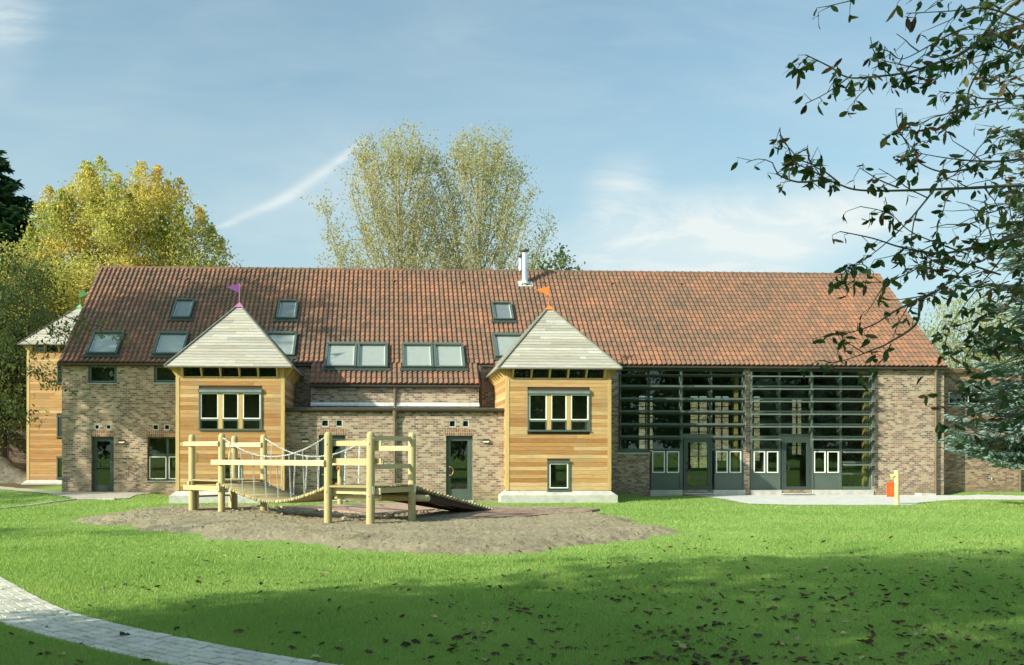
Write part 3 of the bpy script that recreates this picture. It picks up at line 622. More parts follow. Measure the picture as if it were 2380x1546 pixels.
def roof_hit(u, v):
    d_ = ray(u, v); n_ = Vector((0, -SP, CP)); tt = (Vector((0, 33.0, ZE)) - EYE).dot(n_) / d_.dot(n_); p = EYE + d_ * tt; return p.x, (p.z - ZE) / SP
def rbox(mb, x0, x1, s0, s1, h0, h1):
    mb.hexa([roof_pt(x0, s0, h0), roof_pt(x1, s0, h0), roof_pt(x1, s1, h0), roof_pt(x0, s1, h0), roof_pt(x0, s0, h1), roof_pt(x1, s0, h1), roof_pt(x1, s1, h1), roof_pt(x0, s1, h1)])
def roof_window(x0, x1, s0, s1, blind_or_dim, bar=0.085, head=0.13):
    f_ = MB()
    rbox(f_, x0, x0 + bar, s0 + 0.06, s1 - head, 0.03, 0.20); rbox(f_, x1 - bar, x1, s0 + 0.06, s1 - head, 0.03, 0.20)
    rbox(f_, x0, x1, s1 - head, s1, 0.03, 0.22); rbox(f_, x0, x1, s0, s0 + 0.06, 0.03, 0.19)
    fo = f_.build('roof_window', M_FRAME, barn)
    k = MB(); rbox(k, x0 - 0.10, x1 + 0.10, s0 - 0.16, s0 - 0.002, 0.035, 0.115); k.build('apron', M_FRAMED, fo)
    k = MB(); rbox(k, x0 + bar + .002, x1 - bar - .002, s0 + 0.062, s1 - head - .002, 0.112, 0.114); k.build('blind_or_dim', M_BLIND if blind_or_dim == 1 else (M_DARKIN if blind_or_dim == 0 else M_SKYDIM), fo)  # small windows have no blind: the sheet's colour stands for attic dimness
    k = MB(); a, c_, e, g_ = x0 + bar + 0.012, x1 - bar - 0.012, s0 + 0.09, s1 - head - 0.03
    for q in ((a, a + 0.028, e, g_), (c_ - 0.028, c_, e, g_), (a + 0.029, c_ - 0.029, e, e + 0.024)): rbox(k, *q, 0.118, 0.14)
    k.build('sash', M_WHITE, fo)
    k = MB(); k.face([roof_pt(x0 + bar, s0 + 0.06, 0.160), roof_pt(x1 - bar, s0 + 0.06, 0.160), roof_pt(x1 - bar, s1 - head, 0.160), roof_pt(x0 + bar, s1 - head, 0.160)]); k.build('pane', M_SKYGLASS, fo)
    return fo
def rw_uv(bl, br, tl, tr_, blind_or_dim, **kw):
    p = [roof_hit(*q) for q in (bl, br, tl, tr_)]
    return roof_window((p[0][0] + p[2][0]) / 2, (p[1][0] + p[3][0]) / 2, (p[0][1] + p[1][1]) / 2, (p[2][1] + p[3][1]) / 2, blind_or_dim, **kw)
rw_uv((202.8, 827.8), (276, 829.8), (219.5, 777.6), (288.5, 778.4), 1)
rw_uv((357.5, 829.8), (430, 830.5), (370, 779.7), (439, 779.7), 1)
rw_uv((396.4, 745.4), (443.2, 745.4), (411.8, 703.6), (454.9, 704.4), 2, bar=0.07, head=0.07)
rw_uv((640.8, 747.1), (689.3, 747), (649.5, 706.3), (693.8, 706.3), 2, bar=0.07, head=0.07)
rw_uv((613, 833.8), (686.6, 833.8), (618, 780), (690.4, 780), 1)
rw_uv((1147, 749.8), (1194.3, 749.8), (1141.3, 711.2), (1186.7, 711.2), 2, bar=0.07, head=0.07)
rw_uv((1150.8, 836.8), (1224, 836.8), (1143.2, 783.8), (1215, 783.8), 1)
rw_uv((754.7, 859.5), (829, 860.4), (759.3, 804.7), (829.2, 805), 1)
rw_uv((831, 860.4), (901.9, 861.4), (830.6, 805), (900, 805.4), 1)
rw_uv((934, 860.6), (1007, 861), (935.2, 805.8), (1005.6, 806.1), 1)
rw_uv((1009, 861), (1080.1, 861.4), (1007.2, 806.1), (1076.3, 806.5), 1)

# gutters, fascia and downpipes
def gutter(mb, xa, xb, y, z, r=0.06):
    n = 8; prof = [(y + r * math.cos(math.pi + math.pi * j / n), z + r * math.sin(math.pi + math.pi * j / n)) for j in range(n + 1)]
    prof = [(prof[0][0], z + 0.015)] + prof + [(prof[-1][0], z + 0.015)]
    inner = [(y + (p[0] - y) * 0.9, p[1] + 0.006) for p in prof[::-1]]
    poly = prof + inner
    mb.prism([(xa, p[0], p[1]) for p in poly], (xb - xa, 0, 0))
b = MB(); gutter(b, XL, exl - 0.02, 32.93, ZE - 0.05); gutter(b, exr + 0.02, XR, 32.93, ZE - 0.05)
ext = roof_pt(0, SEXT)
gutter(b, exl, exr, ext.y - 0.05, ext.z - 0.05)
b.box(XL, exl - 0.02, 33.0, 33.06, ZE - 0.12, ZE - 0.035); b.box(exr + 0.02, XR, 33.0, 33.06, ZE - 0.12, ZE - 0.035); b.box(exl, exr, ext.y + 0.012, ext.y + 0.10, ext.z - 0.13, ext.z - 0.05)
b.build('gutter', M_GUTTER, barn)
for x in (XL + 0.0, XR - 0.03):
    b = MB(); b.hexa([roof_pt(x, 0, -0.14), roof_pt(x + 0.03, 0, -0.14), roof_pt(x + 0.03, SLOPE, -0.14), roof_pt(x, SLOPE, -0.14), roof_pt(x, 0, -0.01), roof_pt(x + .03, 0, -0.01), roof_pt(x + .03, SLOPE, -0.01), roof_pt(x, SLOPE, -0.01)]); b.build('verge_board', M_GUTTER, barn)
def downpipe(parent, x, y, ztop, zbot, m_, r=0.045, hop=True, brackets=3):
    p_ = MB(); p_.tube([(x, y, zbot), (x, y, ztop)], r, 10)
    if hop: p_.tube([(x, y, ztop - 0.30), (x, y, ztop - 0.05), (x, y, ztop)], [r, r * 1.9, r * 1.9], 10)
    for k in range(brackets):
        z = zbot + (ztop - zbot) * (k + 0.6) / (brackets + 0.3); p_.tube([(x, y, z - 0.02), (x, y, z + 0.02)], r + 0.012, 10)
    return p_.build('downpipe', m_, parent)
downpipe(barn, at(2175.2, 1000, 33.0).x, 33.0, ZE - 0.06, -0.15, M_PIPE)
EXTW = ext.y + 0.12          # face of the wall below the lower eave
# lower eave wall with cheeks
b = MB(); b.box(exl + 0.03, exr - 0.03, EXTW, YW - 0.001, 2.9, ext.z - 0.06)
b.hexa([(exl + .03, EXTW, ext.z - .06), (exr - .03, EXTW, ext.z - .06), (exr - .03, YW, ext.z - .06), (exl + .03, YW, ext.z - .06), (exl + .03, EXTW, ext.z - .05), (exr - .03, EXTW, ext.z - .05), (exr - .03, YW, ZE - .06), (exl + .03, YW, ZE - .06)])
b.build('dormer_wall', M_BRICK, barn)
downpipe(barn, at(1118, 900, 32.6).x, 32.75, ZE - 0.08, 3.1, M_GUTTER, 0.05)
downpipe(barn, at(917.8, 920, EXTW - .06).x, EXTW - 0.06, ext.z - 0.08, 3.15, M_PIPE, 0.05, True, 1)

# ---- doors, windows, lamps
def frame_rect(mb, x0, x1, z0, z1, y0, y1, wd, wb=None):
    wb = wd if wb is None else wb
    mb.box(x0, x0 + wd, y0, y1, z0, z1); mb.box(x1 - wd, x1, y0, y1, z0, z1); mb.box(x0 + wd, x1 - wd, y0, y1, z1 - wd, z1); mb.box(x0 + wd, x1 - wd, y0, y1, z0, z0 + wb)
def pane(parent, x0, x1, z0, z1, y, m_=None):
    p_ = MB(); p_.box(x0, x1, y, y + 0.008, z0, z1); return p_.build('pane', m_ or M_GLASS, parent)
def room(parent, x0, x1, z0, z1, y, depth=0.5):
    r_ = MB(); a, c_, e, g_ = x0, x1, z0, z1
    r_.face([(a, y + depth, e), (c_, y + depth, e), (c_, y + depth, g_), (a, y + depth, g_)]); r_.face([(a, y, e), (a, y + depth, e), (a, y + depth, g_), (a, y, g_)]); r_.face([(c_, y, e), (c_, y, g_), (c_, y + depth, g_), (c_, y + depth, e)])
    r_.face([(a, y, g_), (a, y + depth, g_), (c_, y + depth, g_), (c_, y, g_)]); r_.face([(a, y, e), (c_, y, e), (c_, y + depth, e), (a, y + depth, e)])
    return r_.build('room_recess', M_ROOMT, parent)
def c_handle(parent, x, y, z, h, side, m_=M_BLACK, r=0.016):
    pts = [(x, y, z - h / 2)]
    for k in range(9):
        a = -math.pi / 2 + math.pi * k / 8; pts.append((x + side * h * 0.48 * math.cos(a), y - 0.07, z + h / 2 * math.sin(a)))
    pts.append((x, y, z + h / 2)); q = MB(); q.tube(pts, r, 8); return q.build('handle', m_, parent)
def glazed_door(parent, r_, Y, hinge_right=True, m_=M_FRAME, kick=0.30, hm=M_BLACK, rec=0.11, depth=1.2, room_=True):
    x0, x1, z0, z1 = r_; y0 = Y + rec; f_ = MB(); frame_rect(f_, x0 + .002, x1 - .002, z0, z1 - .002, y0, y0 + 0.08, 0.06, 0.02)
    a, c_, e, g_ = x0 + 0.068, x1 - 0.068, z0 + 0.026, z1 - 0.068
    f_.new(); frame_rect(f_, a, c_, e, g_, y0 + 0.012, y0 + 0.07, 0.105, kick)
    f_.box(a + 0.12, c_ - 0.12, y0 + 0.009, y0 + 0.012, e + 0.04, e + kick - 0.03)
    hx = c_ if hinge_right else a
    for k in (0.15, 0.5, 0.85): f_.tube([(hx, y0 - 0.004, e + (g_ - e) * k - 0.05), (hx, y0 - 0.004, e + (g_ - e) * k + 0.05)], 0.011, 6)
    fo = f_.build('door', m_, parent)
    pane(fo, a + 0.1, c_ - 0.1, e + kick - 0.005, g_ - 0.1, y0 + 0.035)
    c_handle(fo, (a + 0.05) if hinge_right else (c_ - 0.05), y0 + 0.012, e + 0.98, 0.30, 1 if hinge_right else -1, hm)
    s_ = MB(); s_.box(x0 - 0.02, x1 + 0.02, Y - 0.06, Y + rec + 0.1, z0 - 0.05, z0 - 0.002); s_.build('threshold', M_CONC, fo)
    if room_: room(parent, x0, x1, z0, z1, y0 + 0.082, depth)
    return fo
def casement(parent, x0, x1, z0, z1, y, m_=M_WHITE, wd=0.035, th=0.05, g=None):
    f_ = MB(); frame_rect(f_, x0, x1, z0, z1, y, y + th, wd); fo = f_.build('casement', m_, parent); pane(fo, x0 + wd - .003, x1 - wd + .003, z0 + wd - .003, z1 - wd + .003, y + th * 0.5, g); return fo
def vent_window(parent, r_, Y):
    x0, x1, z0, z1 = r_; f_ = MB(); frame_rect(f_, x0 + .001, x1 - .001, z0 + .001, z1 - .001, Y + 0.01, Y + 0.09, 0.026); fo = f_.build('vent_window', M_LEAD, parent)
    pane(fo, x0 + .02, x1 - .02, z0 + .02, z1 - .02, Y + 0.06, M_DGLASS); return fo
def wall_lamp(parent, u, v, Y):
    p = at(u, v, Y); b_ = MB(); L_ = 0.135; H_ = 0.068
    def oval(y, k): return [(p.x + L_ * k * math.copysign(abs(math.cos(a)) ** 0.6, math.cos(a)), y, p.z + H_ * k * math.copysign(abs(math.sin(a)) ** 0.6, math.sin(a))) for a in [2 * math.pi * j / 20 for j in range(20)]]
    b_.prism(oval(Y - 0.002, 1.0), (0, -0.05, 0)); rim = oval(Y - 0.056, 1.04)
    top = [q for q in oval(Y - 0.052, 1.04)]
    hood = [q for q in top if q[2] > p.z + 0.01]; hood.sort(key=lambda q: q[0])
    b_.prism(hood, (0, -0.045, 0)); fo = b_.build('wall_lamp', M_GUTTER, parent)
    low = [q for q in oval(Y - 0.0525, 0.86) if q[2] < p.z + 0.012]; low.sort(key=lambda q: math.atan2(q[2] - p.z - .02, q[0] - p.x)); d_ = MB(); d_.prism(low, (0, -0.035, 0.0)); d_.build('lamp_diffuser', M_LAMPW, fo); return fo
glazed_door(barn, doorL, YW, True, M_FRAMED, 0.24, depth=2.0)
wall_lamp(barn, 283.5, 1026.5, YW)
for r_ in ventsL: vent_window(barn, r_, YW)
# window beside the tower
x0, x1, z0, z1 = winW; f_ = MB(); frame_rect(f_, x0 + .002, x1 - .002, z0 + .002, z1 - .002, YW + 0.1, YW + 0.18, 0.05)
zt = at(380, 1058, YW).z; xm = (x0 + at(434, 1060, YW).x) / 2
f_.box(x0 + .05, x1 - .05, YW + 0.102, YW + 0.178, zt - 0.05, zt + 0.05); f_.box(xm - 0.04, xm + 0.04, YW + 0.098, YW + 0.176, z0 + .05, z1 - .05)
wo = f_.build('window', M_FRAMED, barn)
pane(wo, x0 + .05, x1 - .05, zt + .05, z1 - .05, YW + 0.14); casement(wo, x0 + .055, xm - .045, z0 + .06, zt - .055, YW + 0.085, wd=0.03); casement(wo, xm + .045, x1 - .052, z0 + .06, zt - .055, YW + 0.085, wd=0.03)
s_ = MB(); s_.box(x0 - .03, x1 + .03, YW - .04, YW + .1, z0 - .05, z0 - .001); s_.build('sill', M_ZINC, wo)
room(barn, x0, x1, z0, z1, YW + 0.182, 1.0)
for r_ in (winA, winB):
    x0, x1, z0, z1 = r_; z1 = bzT; f_ = MB(); frame_rect(f_, x0 + .002, x1 - .002, z0 + .002, z1 - .05, YW + 0.03, YW + 0.12, 0.065); fo = f_.build('window', M_FRAMED, barn)
    k = MB(); frame_rect(k, x0 + .068, x1 - .068, z0 + .068, z1 - .118, YW + 0.05, YW + 0.09, 0.014); k.build('sash', M_ZINC, fo)
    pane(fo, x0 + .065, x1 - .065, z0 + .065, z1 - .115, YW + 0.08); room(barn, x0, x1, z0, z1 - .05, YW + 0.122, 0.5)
    s_ = MB(); s_.box(x0 - .03, x1 + .03, YW - .05, YW + .03, z0 - .045, z0 - .001); s_.build('sill', M_ZINC, fo)

# ---- glazed bays behind sun louvres
def X_(u): return at(u, 1000, YW + 0.1).x
def Z_(v): return at(1730, v, YW + 0.1).z
yg = YW + 0.08
def glazed_bay(mulls, thick, rails, lower, doorx, x0, x1, apron, nar=None):
    f_ = MB(); zb, zt = bzB, bzT
    f_.box(x0, x1, yg - 0.03, yg + 0.1, zt - 0.17, zt)                      # head panel
    zdoor = Z_(1017)
    for u, wd in mulls:
        x = X_(u); z0_ = zb if not (apron and u < 1500) else zs1
        if apron and u < 1500: z0_ = zs1
        f_.box(x - wd / 2, x + wd / 2, yg - 0.045, yg + 0.12, z0_, zt - 0.171)
    for v in rails:
        z = Z_(v); rl_ = MB(); rl_.box(x0, x1, yg - 0.046, yg - 0.0305, z - 0.035, z + 0.035); rl_.build('transom', M_LOUV, barn); f_.box(x0, x1, yg - 0.02, yg + 0.09, z - 0.03, z + 0.03)
    zs = Z_(1045)
    dx0, dx1 = X_(doorx[0]), X_(doorx[1])
    for a, c_ in lower:                                                    # lower panels with two small casements
        xa, xb = X_(a), X_(c_); f_.box(xa, xb, yg - 0.03, yg + 0.09, zs - 0.035, zs + 0.03)
        f_.box(xa, xb, yg - 0.01, yg + 0.07, zb + 0.02, Z_(1103)); frame_rect(f_, xa, xb, zb, Z_(1100), yg - 0.022, yg - 0.011, 0.05)
    f_.box(x0, x1, yg - 0.03, yg + 0.09, zs - 0.03, zs + 0.028) if apron is None else None
    if not apron:
        for a, c_ in ((x0, dx0), (dx1, x1)): f_.box(a, c_, yg - 0.026, yg + 0.086, zs - 0.03, zs + 0.03)
    else:
        f_.box(x0, X_(1509), yg - 0.026, yg + 0.086, zs1, zs + 0.03); f_.box(dx1, x1, yg - 0.026, yg + 0.086, zs - 0.03, zs + 0.03)
    f_.box(dx0 - 0.04, dx1 + 0.04, yg - 0.05, yg + 0.11, zdoor - 0.02, zdoor + 0.14)
    fo = f_.build('glazed_bay', M_FRAME, barn)
    pane(fo, x0 + .01, x1 - .01, zs, zt - 0.16, yg + 0.03)
    if nar: pane(fo, X_(nar[0]), X_(nar[1]), zb + .02, zs, yg + 0.03)
    for a, c_ in lower:
        xa, xb = X_(a), X_(c_); xm_ = (xa + xb) / 2; z0_, z1_ = Z_(1099), Z_(1049)
        wdt = (xb - xa); ins = 0.055
        casement(barn, xa + ins, xm_ - 0.035, z0_, z1_, yg - 0.035); casement(barn, xm_ + 0.035, xb - ins, z0_, z1_, yg - 0.035)
        for qa, qb in ((xa, xa + ins - .002), (xb - ins + .002, xb), (xm_ - .033, xm_ + .033)):
            k = MB(); k.box(qa, qb, yg - 0.02, yg + 0.06, z0_, z1_); k.build('casement_post', M_FRAMED, fo)
    d_ = (dx0, dx1, at(1600, 1146, YW).z, zdoor - 0.021)
    return fo, d_
zs_rows = [871.5, 900.0, 930, 959, 988.5, 1017.5]
f1, d1 = glazed_bay([(1440.5, 0.07), (1508, 0.06), (1582.5, 0.11), (1652, 0.06), (1727.5, 0.09)], 0, [898, 927, 956.5, 986, 1015], [(1512, 1581), (1660, 1725)], (1587.5, 1653.5), bay1[0], bay1[1], True)
f2, d2 = glazed_bay([(1745, 0.09), (1810.5, 0.06), (1885.5, 0.11), (1952, 0.08), (2023, 0.09)], 0, [898, 927, 956.5, 986, 1015], [(1747.5, 1811), (1887.5, 1952)], (1815.5, 1883), bay2[0], bay2[1], False, (1955, 2022))
glazed_door(barn, d1, YW - 0.09, True, M_FRAMED, 0.22, room_=False); glazed_door(barn, d2, YW - 0.09, True, M_FRAMED, 0.22, room_=False)
b = MB()
b.box(X_(1956), X_(2022), yg - 0.02, yg + 0.08, Z_(1076), Z_(1072.5)); b.box(X_(1956), X_(2022), yg - 0.021, yg + 0.08, Z_(1103), Z_(1099.5)); b.box(X_(1956), X_(2022), yg - 0.03, yg + 0.09, bzB, Z_(1131))
b.build('transom', M_FRAME, barn)
for a, c_ in ((1509, 1584), (1656, 1729), (1742.5, 1813), (1885, 2026)):
    b = MB(); b.box(X_(a), X_(c_), YW - 0.05, YW + 0.10, -0.5, bzB - 0.002); b.build('concrete_plinth', M_CONC, barn)
b = MB(); b.box(bay1[0] - .05, X_(1509), YW - 0.05, YW + 0.06, zs1 - 0.06, zs1 - 0.001); b.build('sill', M_ZINC, barn)
# louvre blades, carrier posts and brackets
YB = YW - 0.20
def louvre(ua, ub, v):
    xa, xb = at(ua, v, YB).x, at(ub, v, YB).x; z = at((ua + ub) / 2, v, YB).z; q = MB(); n = 10; poly = []
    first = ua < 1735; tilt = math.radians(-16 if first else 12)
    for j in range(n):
        a = 2 * math.pi * j / n; py, pz = 0.13 * math.cos(a), 0.024 * math.sin(a)
        poly.append((xa, YB + py * math.cos(tilt) - pz * math.sin(tilt), z + py * math.sin(tilt) + pz * math.cos(tilt)))
    q.prism(poly, (xb - xa, 0, 0)); return q.build('sun_louvre', M_FRAMED if first else M_LOUV, barn)  # darker paint on the first bay's blades stands for their shaded undersides
for v in (873, 903, 932, 961.5, 990.5, 1020):
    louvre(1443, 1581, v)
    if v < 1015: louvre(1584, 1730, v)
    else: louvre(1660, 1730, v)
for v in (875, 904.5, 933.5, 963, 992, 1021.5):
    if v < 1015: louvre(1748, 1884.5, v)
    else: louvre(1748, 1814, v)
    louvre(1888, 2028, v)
louvre(1962, 2028, 1051); louvre(1962, 2028, 1080.5)
for u, zlow in ((1441.5, 1044), (1582.5, 1035), (1729, 1045), (1745.5, 1045), (1886, 1040), (2029, 1131)):
    x = at(u, 950, YB + 0.1).x; q = MB(); q.box(x - 0.025, x + 0.025, YB + 0.06, YB + 0.12, at(u, zlow, YB).z, at(u, 864, YB).z)
    for v in (873, 903, 932, 961.5, 990.5, 1020) + ((1051, 1080.5) if u > 2000 else ()):
        z = at(u, v + 1, YB).z
        q.prism([(x - 0.012, YB - 0.10, z - 0.03), (x - 0.012, YB + 0.09, z - 0.20), (x - 0.012, YB + 0.09, z - 0.03)], (0.024, 0, 0))
        q.box(x - 0.01, x + 0.01, YB + 0.118, yg - 0.03, z - 0.03, z + 0.01)
    q.build('louvre_post', M_FRAME, barn)
for u in (1509, 1652, 1811, 1952):
    x = at(u, 950, YB).x
    for v in (873, 903, 932, 961.5, 990.5, 1020):
        if v > 1015 and u in (1652,): continue
        z = at(u, v + 1, YB).z; q = MB(); q.prism([(x - 0.012, YB - 0.09, z - 0.025), (x - 0.012, YW + 0.05, z - 0.22), (x - 0.012, YW + 0.05, z - 0.08), (x - 0.012, YB + 0.05, z - 0.02)], (0.024, 0, 0)); q.build('louvre_bracket', M_FRAME, barn)
# lettering on the low pane
fc = bpy.data.curves.new('lettering', 'FONT'); fc.body = 'ne'; fc.size = 0.30; fc.extrude = 0.001
tmp = bpy.data.objects.new('lettering_source', fc); COL.objects.link(tmp); bpy.context.view_layer.update()
lm = bpy.data.meshes.new_from_object(tmp.evaluated_get(bpy.context.evaluated_depsgraph_get())); bpy.data.objects.remove(tmp); bpy.data.curves.remove(fc)
lo_ = bpy.data.objects.new('lettering', lm); COL.objects.link(lo_); pl = at(1961.5, 1125, yg); lm.materials.clear(); lm.materials.append(M_BLACK)
lo_.parent = barn; lo_.location = Vector((pl.x, yg + 0.024, pl.z)) - Vector(barn['_o']); lo_.rotation_euler = (math.pi / 2, 0, 0)
# flues
def flue(u, w_px, vtop, vcap, Yf_, zbase, flash):
    x = at(u, 620, Yf_).x; r_ = w_px / 2 / FPX * Yf_; zt = at(u, vtop, Yf_).z; zc = at(u, vcap, Yf_).z; q = MB()
    q.tube([(x, Yf_, zbase), (x, Yf_, zbase + 0.55), (x, Yf_, zbase + 0.56), (x, Yf_, zt)], [r_ * 1.12, r_ * 1.12, r_, r_ * 0.97], 20)
    for dx in (-0.8, 0.8): q.tube([(x + r_ * dx, Yf_, zt), (x + r_ * dx, Yf_, zc)], 0.012, 6)
    fo = q.build('flue', M_FLUE, barn)
    k = MB(); k.tube([(x, Yf_, zc - 0.02), (x, Yf_, zc + 0.03), (x, Yf_, zc + 0.07)], [r_ * 1.7, r_ * 1.75, r_ * 0.4], 20); k.build('flue_cap', M_GUTTER, fo)
    if flash:
        s_ = (zbase - ZE) / SP; k = MB(); rbox(k, x - 0.30, x + 0.33, s_ - 0.18, s_ + 0.22, 0.05, 0.085); k.tube([roof_pt(x, s_, 0.05), (x, Yf_, zbase + 0.2)], [r_ * 1.7, r_ * 1.15], 16); k.build('flue_flashing', M_LEAD, fo)
xh, shh = roof_hit(1220, 664); pf = roof_pt(xh, shh)
flue(1219.5, 12.5, 589, 583, pf.y, pf.z, True); flue(1209.5, 8.5, 602, 595.5, 33 + RUN + 1.3, 8.3, False)

# ------------------------------------------------------------------ single-storey wing between the timber towers
YG = 30.07
wx0, wx1 = at(664.5, 1000, YG).x, at(1171.5, 1000, YG).x; wzt = at(918, 955, YG).z
wing = thing('brick_wing', 'low flat-roofed brick wing with two green glazed doors between the timber towers', 'building', ((wx0 + wx1) / 2, YG, -0.2))
dR = rect(1036.5, 1099, 1012.7, 1163, YG); dM = rect(740.3, 802.8, 1011.5, 1162, YG)
vw = [rect(746.8, 763.8, 975.6, 991.9, YG), rect(780.4, 796.3, 975.6, 991.9, YG), rect(1043.7, 1059.2, 976.8, 993, YG), rect(1074.4, 1090.2, 976.8, 993, YG)]
b = MB(); wall(b, wx0, wx1, -0.7, wzt, YG, 0.3, [dR, dM, *vw]); b.box(wx0, wx0 + 0.2, YG + .301, YW - .002, -0.5, wzt - .002); b.box(wx1 - .2, wx1, YG + .301, YW - .002, -0.5, wzt - .002); b.build('wall', M_BRICK, wing)
for r_ in (dR, dM):
    b = MB(); b.box(r_[0] - 0.03, r_[1] + 0.03, YG - 0.003, YG + 0.05, r_[3], r_[3] + 0.22); b.build('soldier_course', M_SOLDIER, wing)
b = MB(); b.hexa([(wx0, YG - .06, wzt), (wx1, YG - .06, wzt), (wx1, YW - .003, wzt + .2), (wx0, YW - .003, wzt + .2), (wx0, YG - .06, wzt + .1), (wx1, YG - .06, wzt + .1), (wx1, YW - .003, wzt + .27), (wx0, YW - .003, wzt + .27)]); b.build('flat_roof', M_ZINC, wing)
b = MB(); gutter(b, wx0 - .02, wx1 + .02, YG - 0.125, wzt + 0.04, 0.065); b.box(wx0, wx1, YG - 0.075, YG - .062, wzt - 0.05, wzt + 0.095); b.build('gutter', M_GUTTER, wing)
b = MB()
nseg = 7
for k in range(nseg):
    xa = exl + 0.03 + (exr - exl - .06) * k / nseg; xb = exl + .03 + (exr - exl - .06) * (k + 1) / nseg; zf = at(900, 944.5, EXTW).z; zg = at(900, 936, EXTW).z
    b.new().hexa([(xa, EXTW - 0.10, zf), (xb + .02, EXTW - 0.10, zf + .003), (xb + .02, EXTW - .003, zf), (xa, EXTW - .003, zf), (xa, EXTW - 0.03, zf + 0.06), (xb + .02, EXTW - 0.03, zf + .063), (xb + .02, EXTW - .003, zg), (xa, EXTW - .003, zg)])
b.build('lead_flashing', M_LEAD, wing)
downpipe(wing, at(917.8, 1000, YG - .08).x, YG - 0.09, wzt, -0.25, M_PIPE, 0.052, True, 3)
glazed_door(wing, dR, YG, True, M_FRAME, 0.36, M_COPPER); glazed_door(wing, dM, YG, True, M_FRAME, 0.36, M_COPPER)
for r_ in vw: vent_window(wing, r_, YG)
wall_lamp(wing, 710, 1024, YG); wall_lamp(wing, 1129, 1025, YG)

# ------------------------------------------------------------------ recessed annex beyond the barn's right end
YA = 33.86
annex = thing('brick_annex', 'recessed dark brick annex with a strip of high windows and copper roof edge', 'building', (XR + 4, YA, -0.1))
zA = at(2300, 866, YA).z; wA = rect(2203.5, 2345, 907, 942.6, YA)
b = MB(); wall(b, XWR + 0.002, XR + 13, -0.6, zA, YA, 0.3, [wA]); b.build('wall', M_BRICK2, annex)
b = MB(); b.box(wA[0], wA[1], YA - .003, YA + .05, wA[3], wA[3] + 0.23); b.build('soldier_course', M_SOLDIER, annex)
b = MB(); b.box(XWR + .01, XR + 13.1, YA - 0.10, YA + 8, zA, zA + 0.13); b.box(XWR + .01, XR + 13.1, YA - 0.13, YA - .101, zA - 0.03, zA + 0.10); b.build('roof', simple('copper_edge', (0.20, 0.115, 0.06), 0.45, 0.4), annex)
x0, x1, z0, z1 = wA; f_ = MB(); frame_rect(f_, x0, x1, z0, z1, YA + .08, YA + .16, 0.07); n = 3
for k in range(1, n): f_.box(x0 + (x1 - x0) * k / n - .03, x0 + (x1 - x0) * k / n + .03, YA + .081, YA + .159, z0 + .07, z1 - .07)
fo = f_.build('window', simple('blue_grey_frame', (0.07, 0.11, 0.13), 0.4), annex); room(annex, x0, x1, z0, z1, YA + 0.162, 0.6)
for k in range(n):
    a, c_ = x0 + (x1 - x0) * k / n + .035 + (.035 if k == 0 else 0), x0 + (x1 - x0) * (k + 1) / n - .035 - (.035 if k == n - 1 else 0); casement(fo, a, c_, z0 + .075, z1 - .075, YA + .07, wd=0.03)
s_ = MB(); s_.box(x0 - .03, x1 + .03, YA - .04, YA + .08, z0 - .045, z0 - .001); s_.build('sill', M_ZINC, annex)
downpipe(annex, at(2371, 1000, YA - .07).x, YA - 0.08, zA - .03, -0.1, M_PIPE)
p = at(2300, 1110, YA); q = MB(); q.tube([(p.x, YA + .01, p.z), (p.x, YA - .10, p.z), (p.x, YA - .13, p.z - .02), (p.x, YA - .13, p.z - .07)], 0.014, 8); q.tube([(p.x - .05, YA - .09, p.z + .05), (p.x + .05, YA - .09, p.z + .05)], 0.01, 6); q.tube([(p.x, YA - .09, p.z), (p.x, YA - .09, p.z + .05)], 0.01, 6); q.tube([(p.x, YA - .003, p.z), (p.x, YA - .012, p.z)], 0.045, 12); q.build('garden_tap', M_STEEL, annex)

rear = thing('rear_building', 'pale brick courtyard building glimpsed through the far windows of the glazed hall', 'building', (20, 52, -0.2))
b = MB(); b.box(4, 36, 52, 52.3, -0.5, 4.6); b.build('wall', M_BRICK, rear)
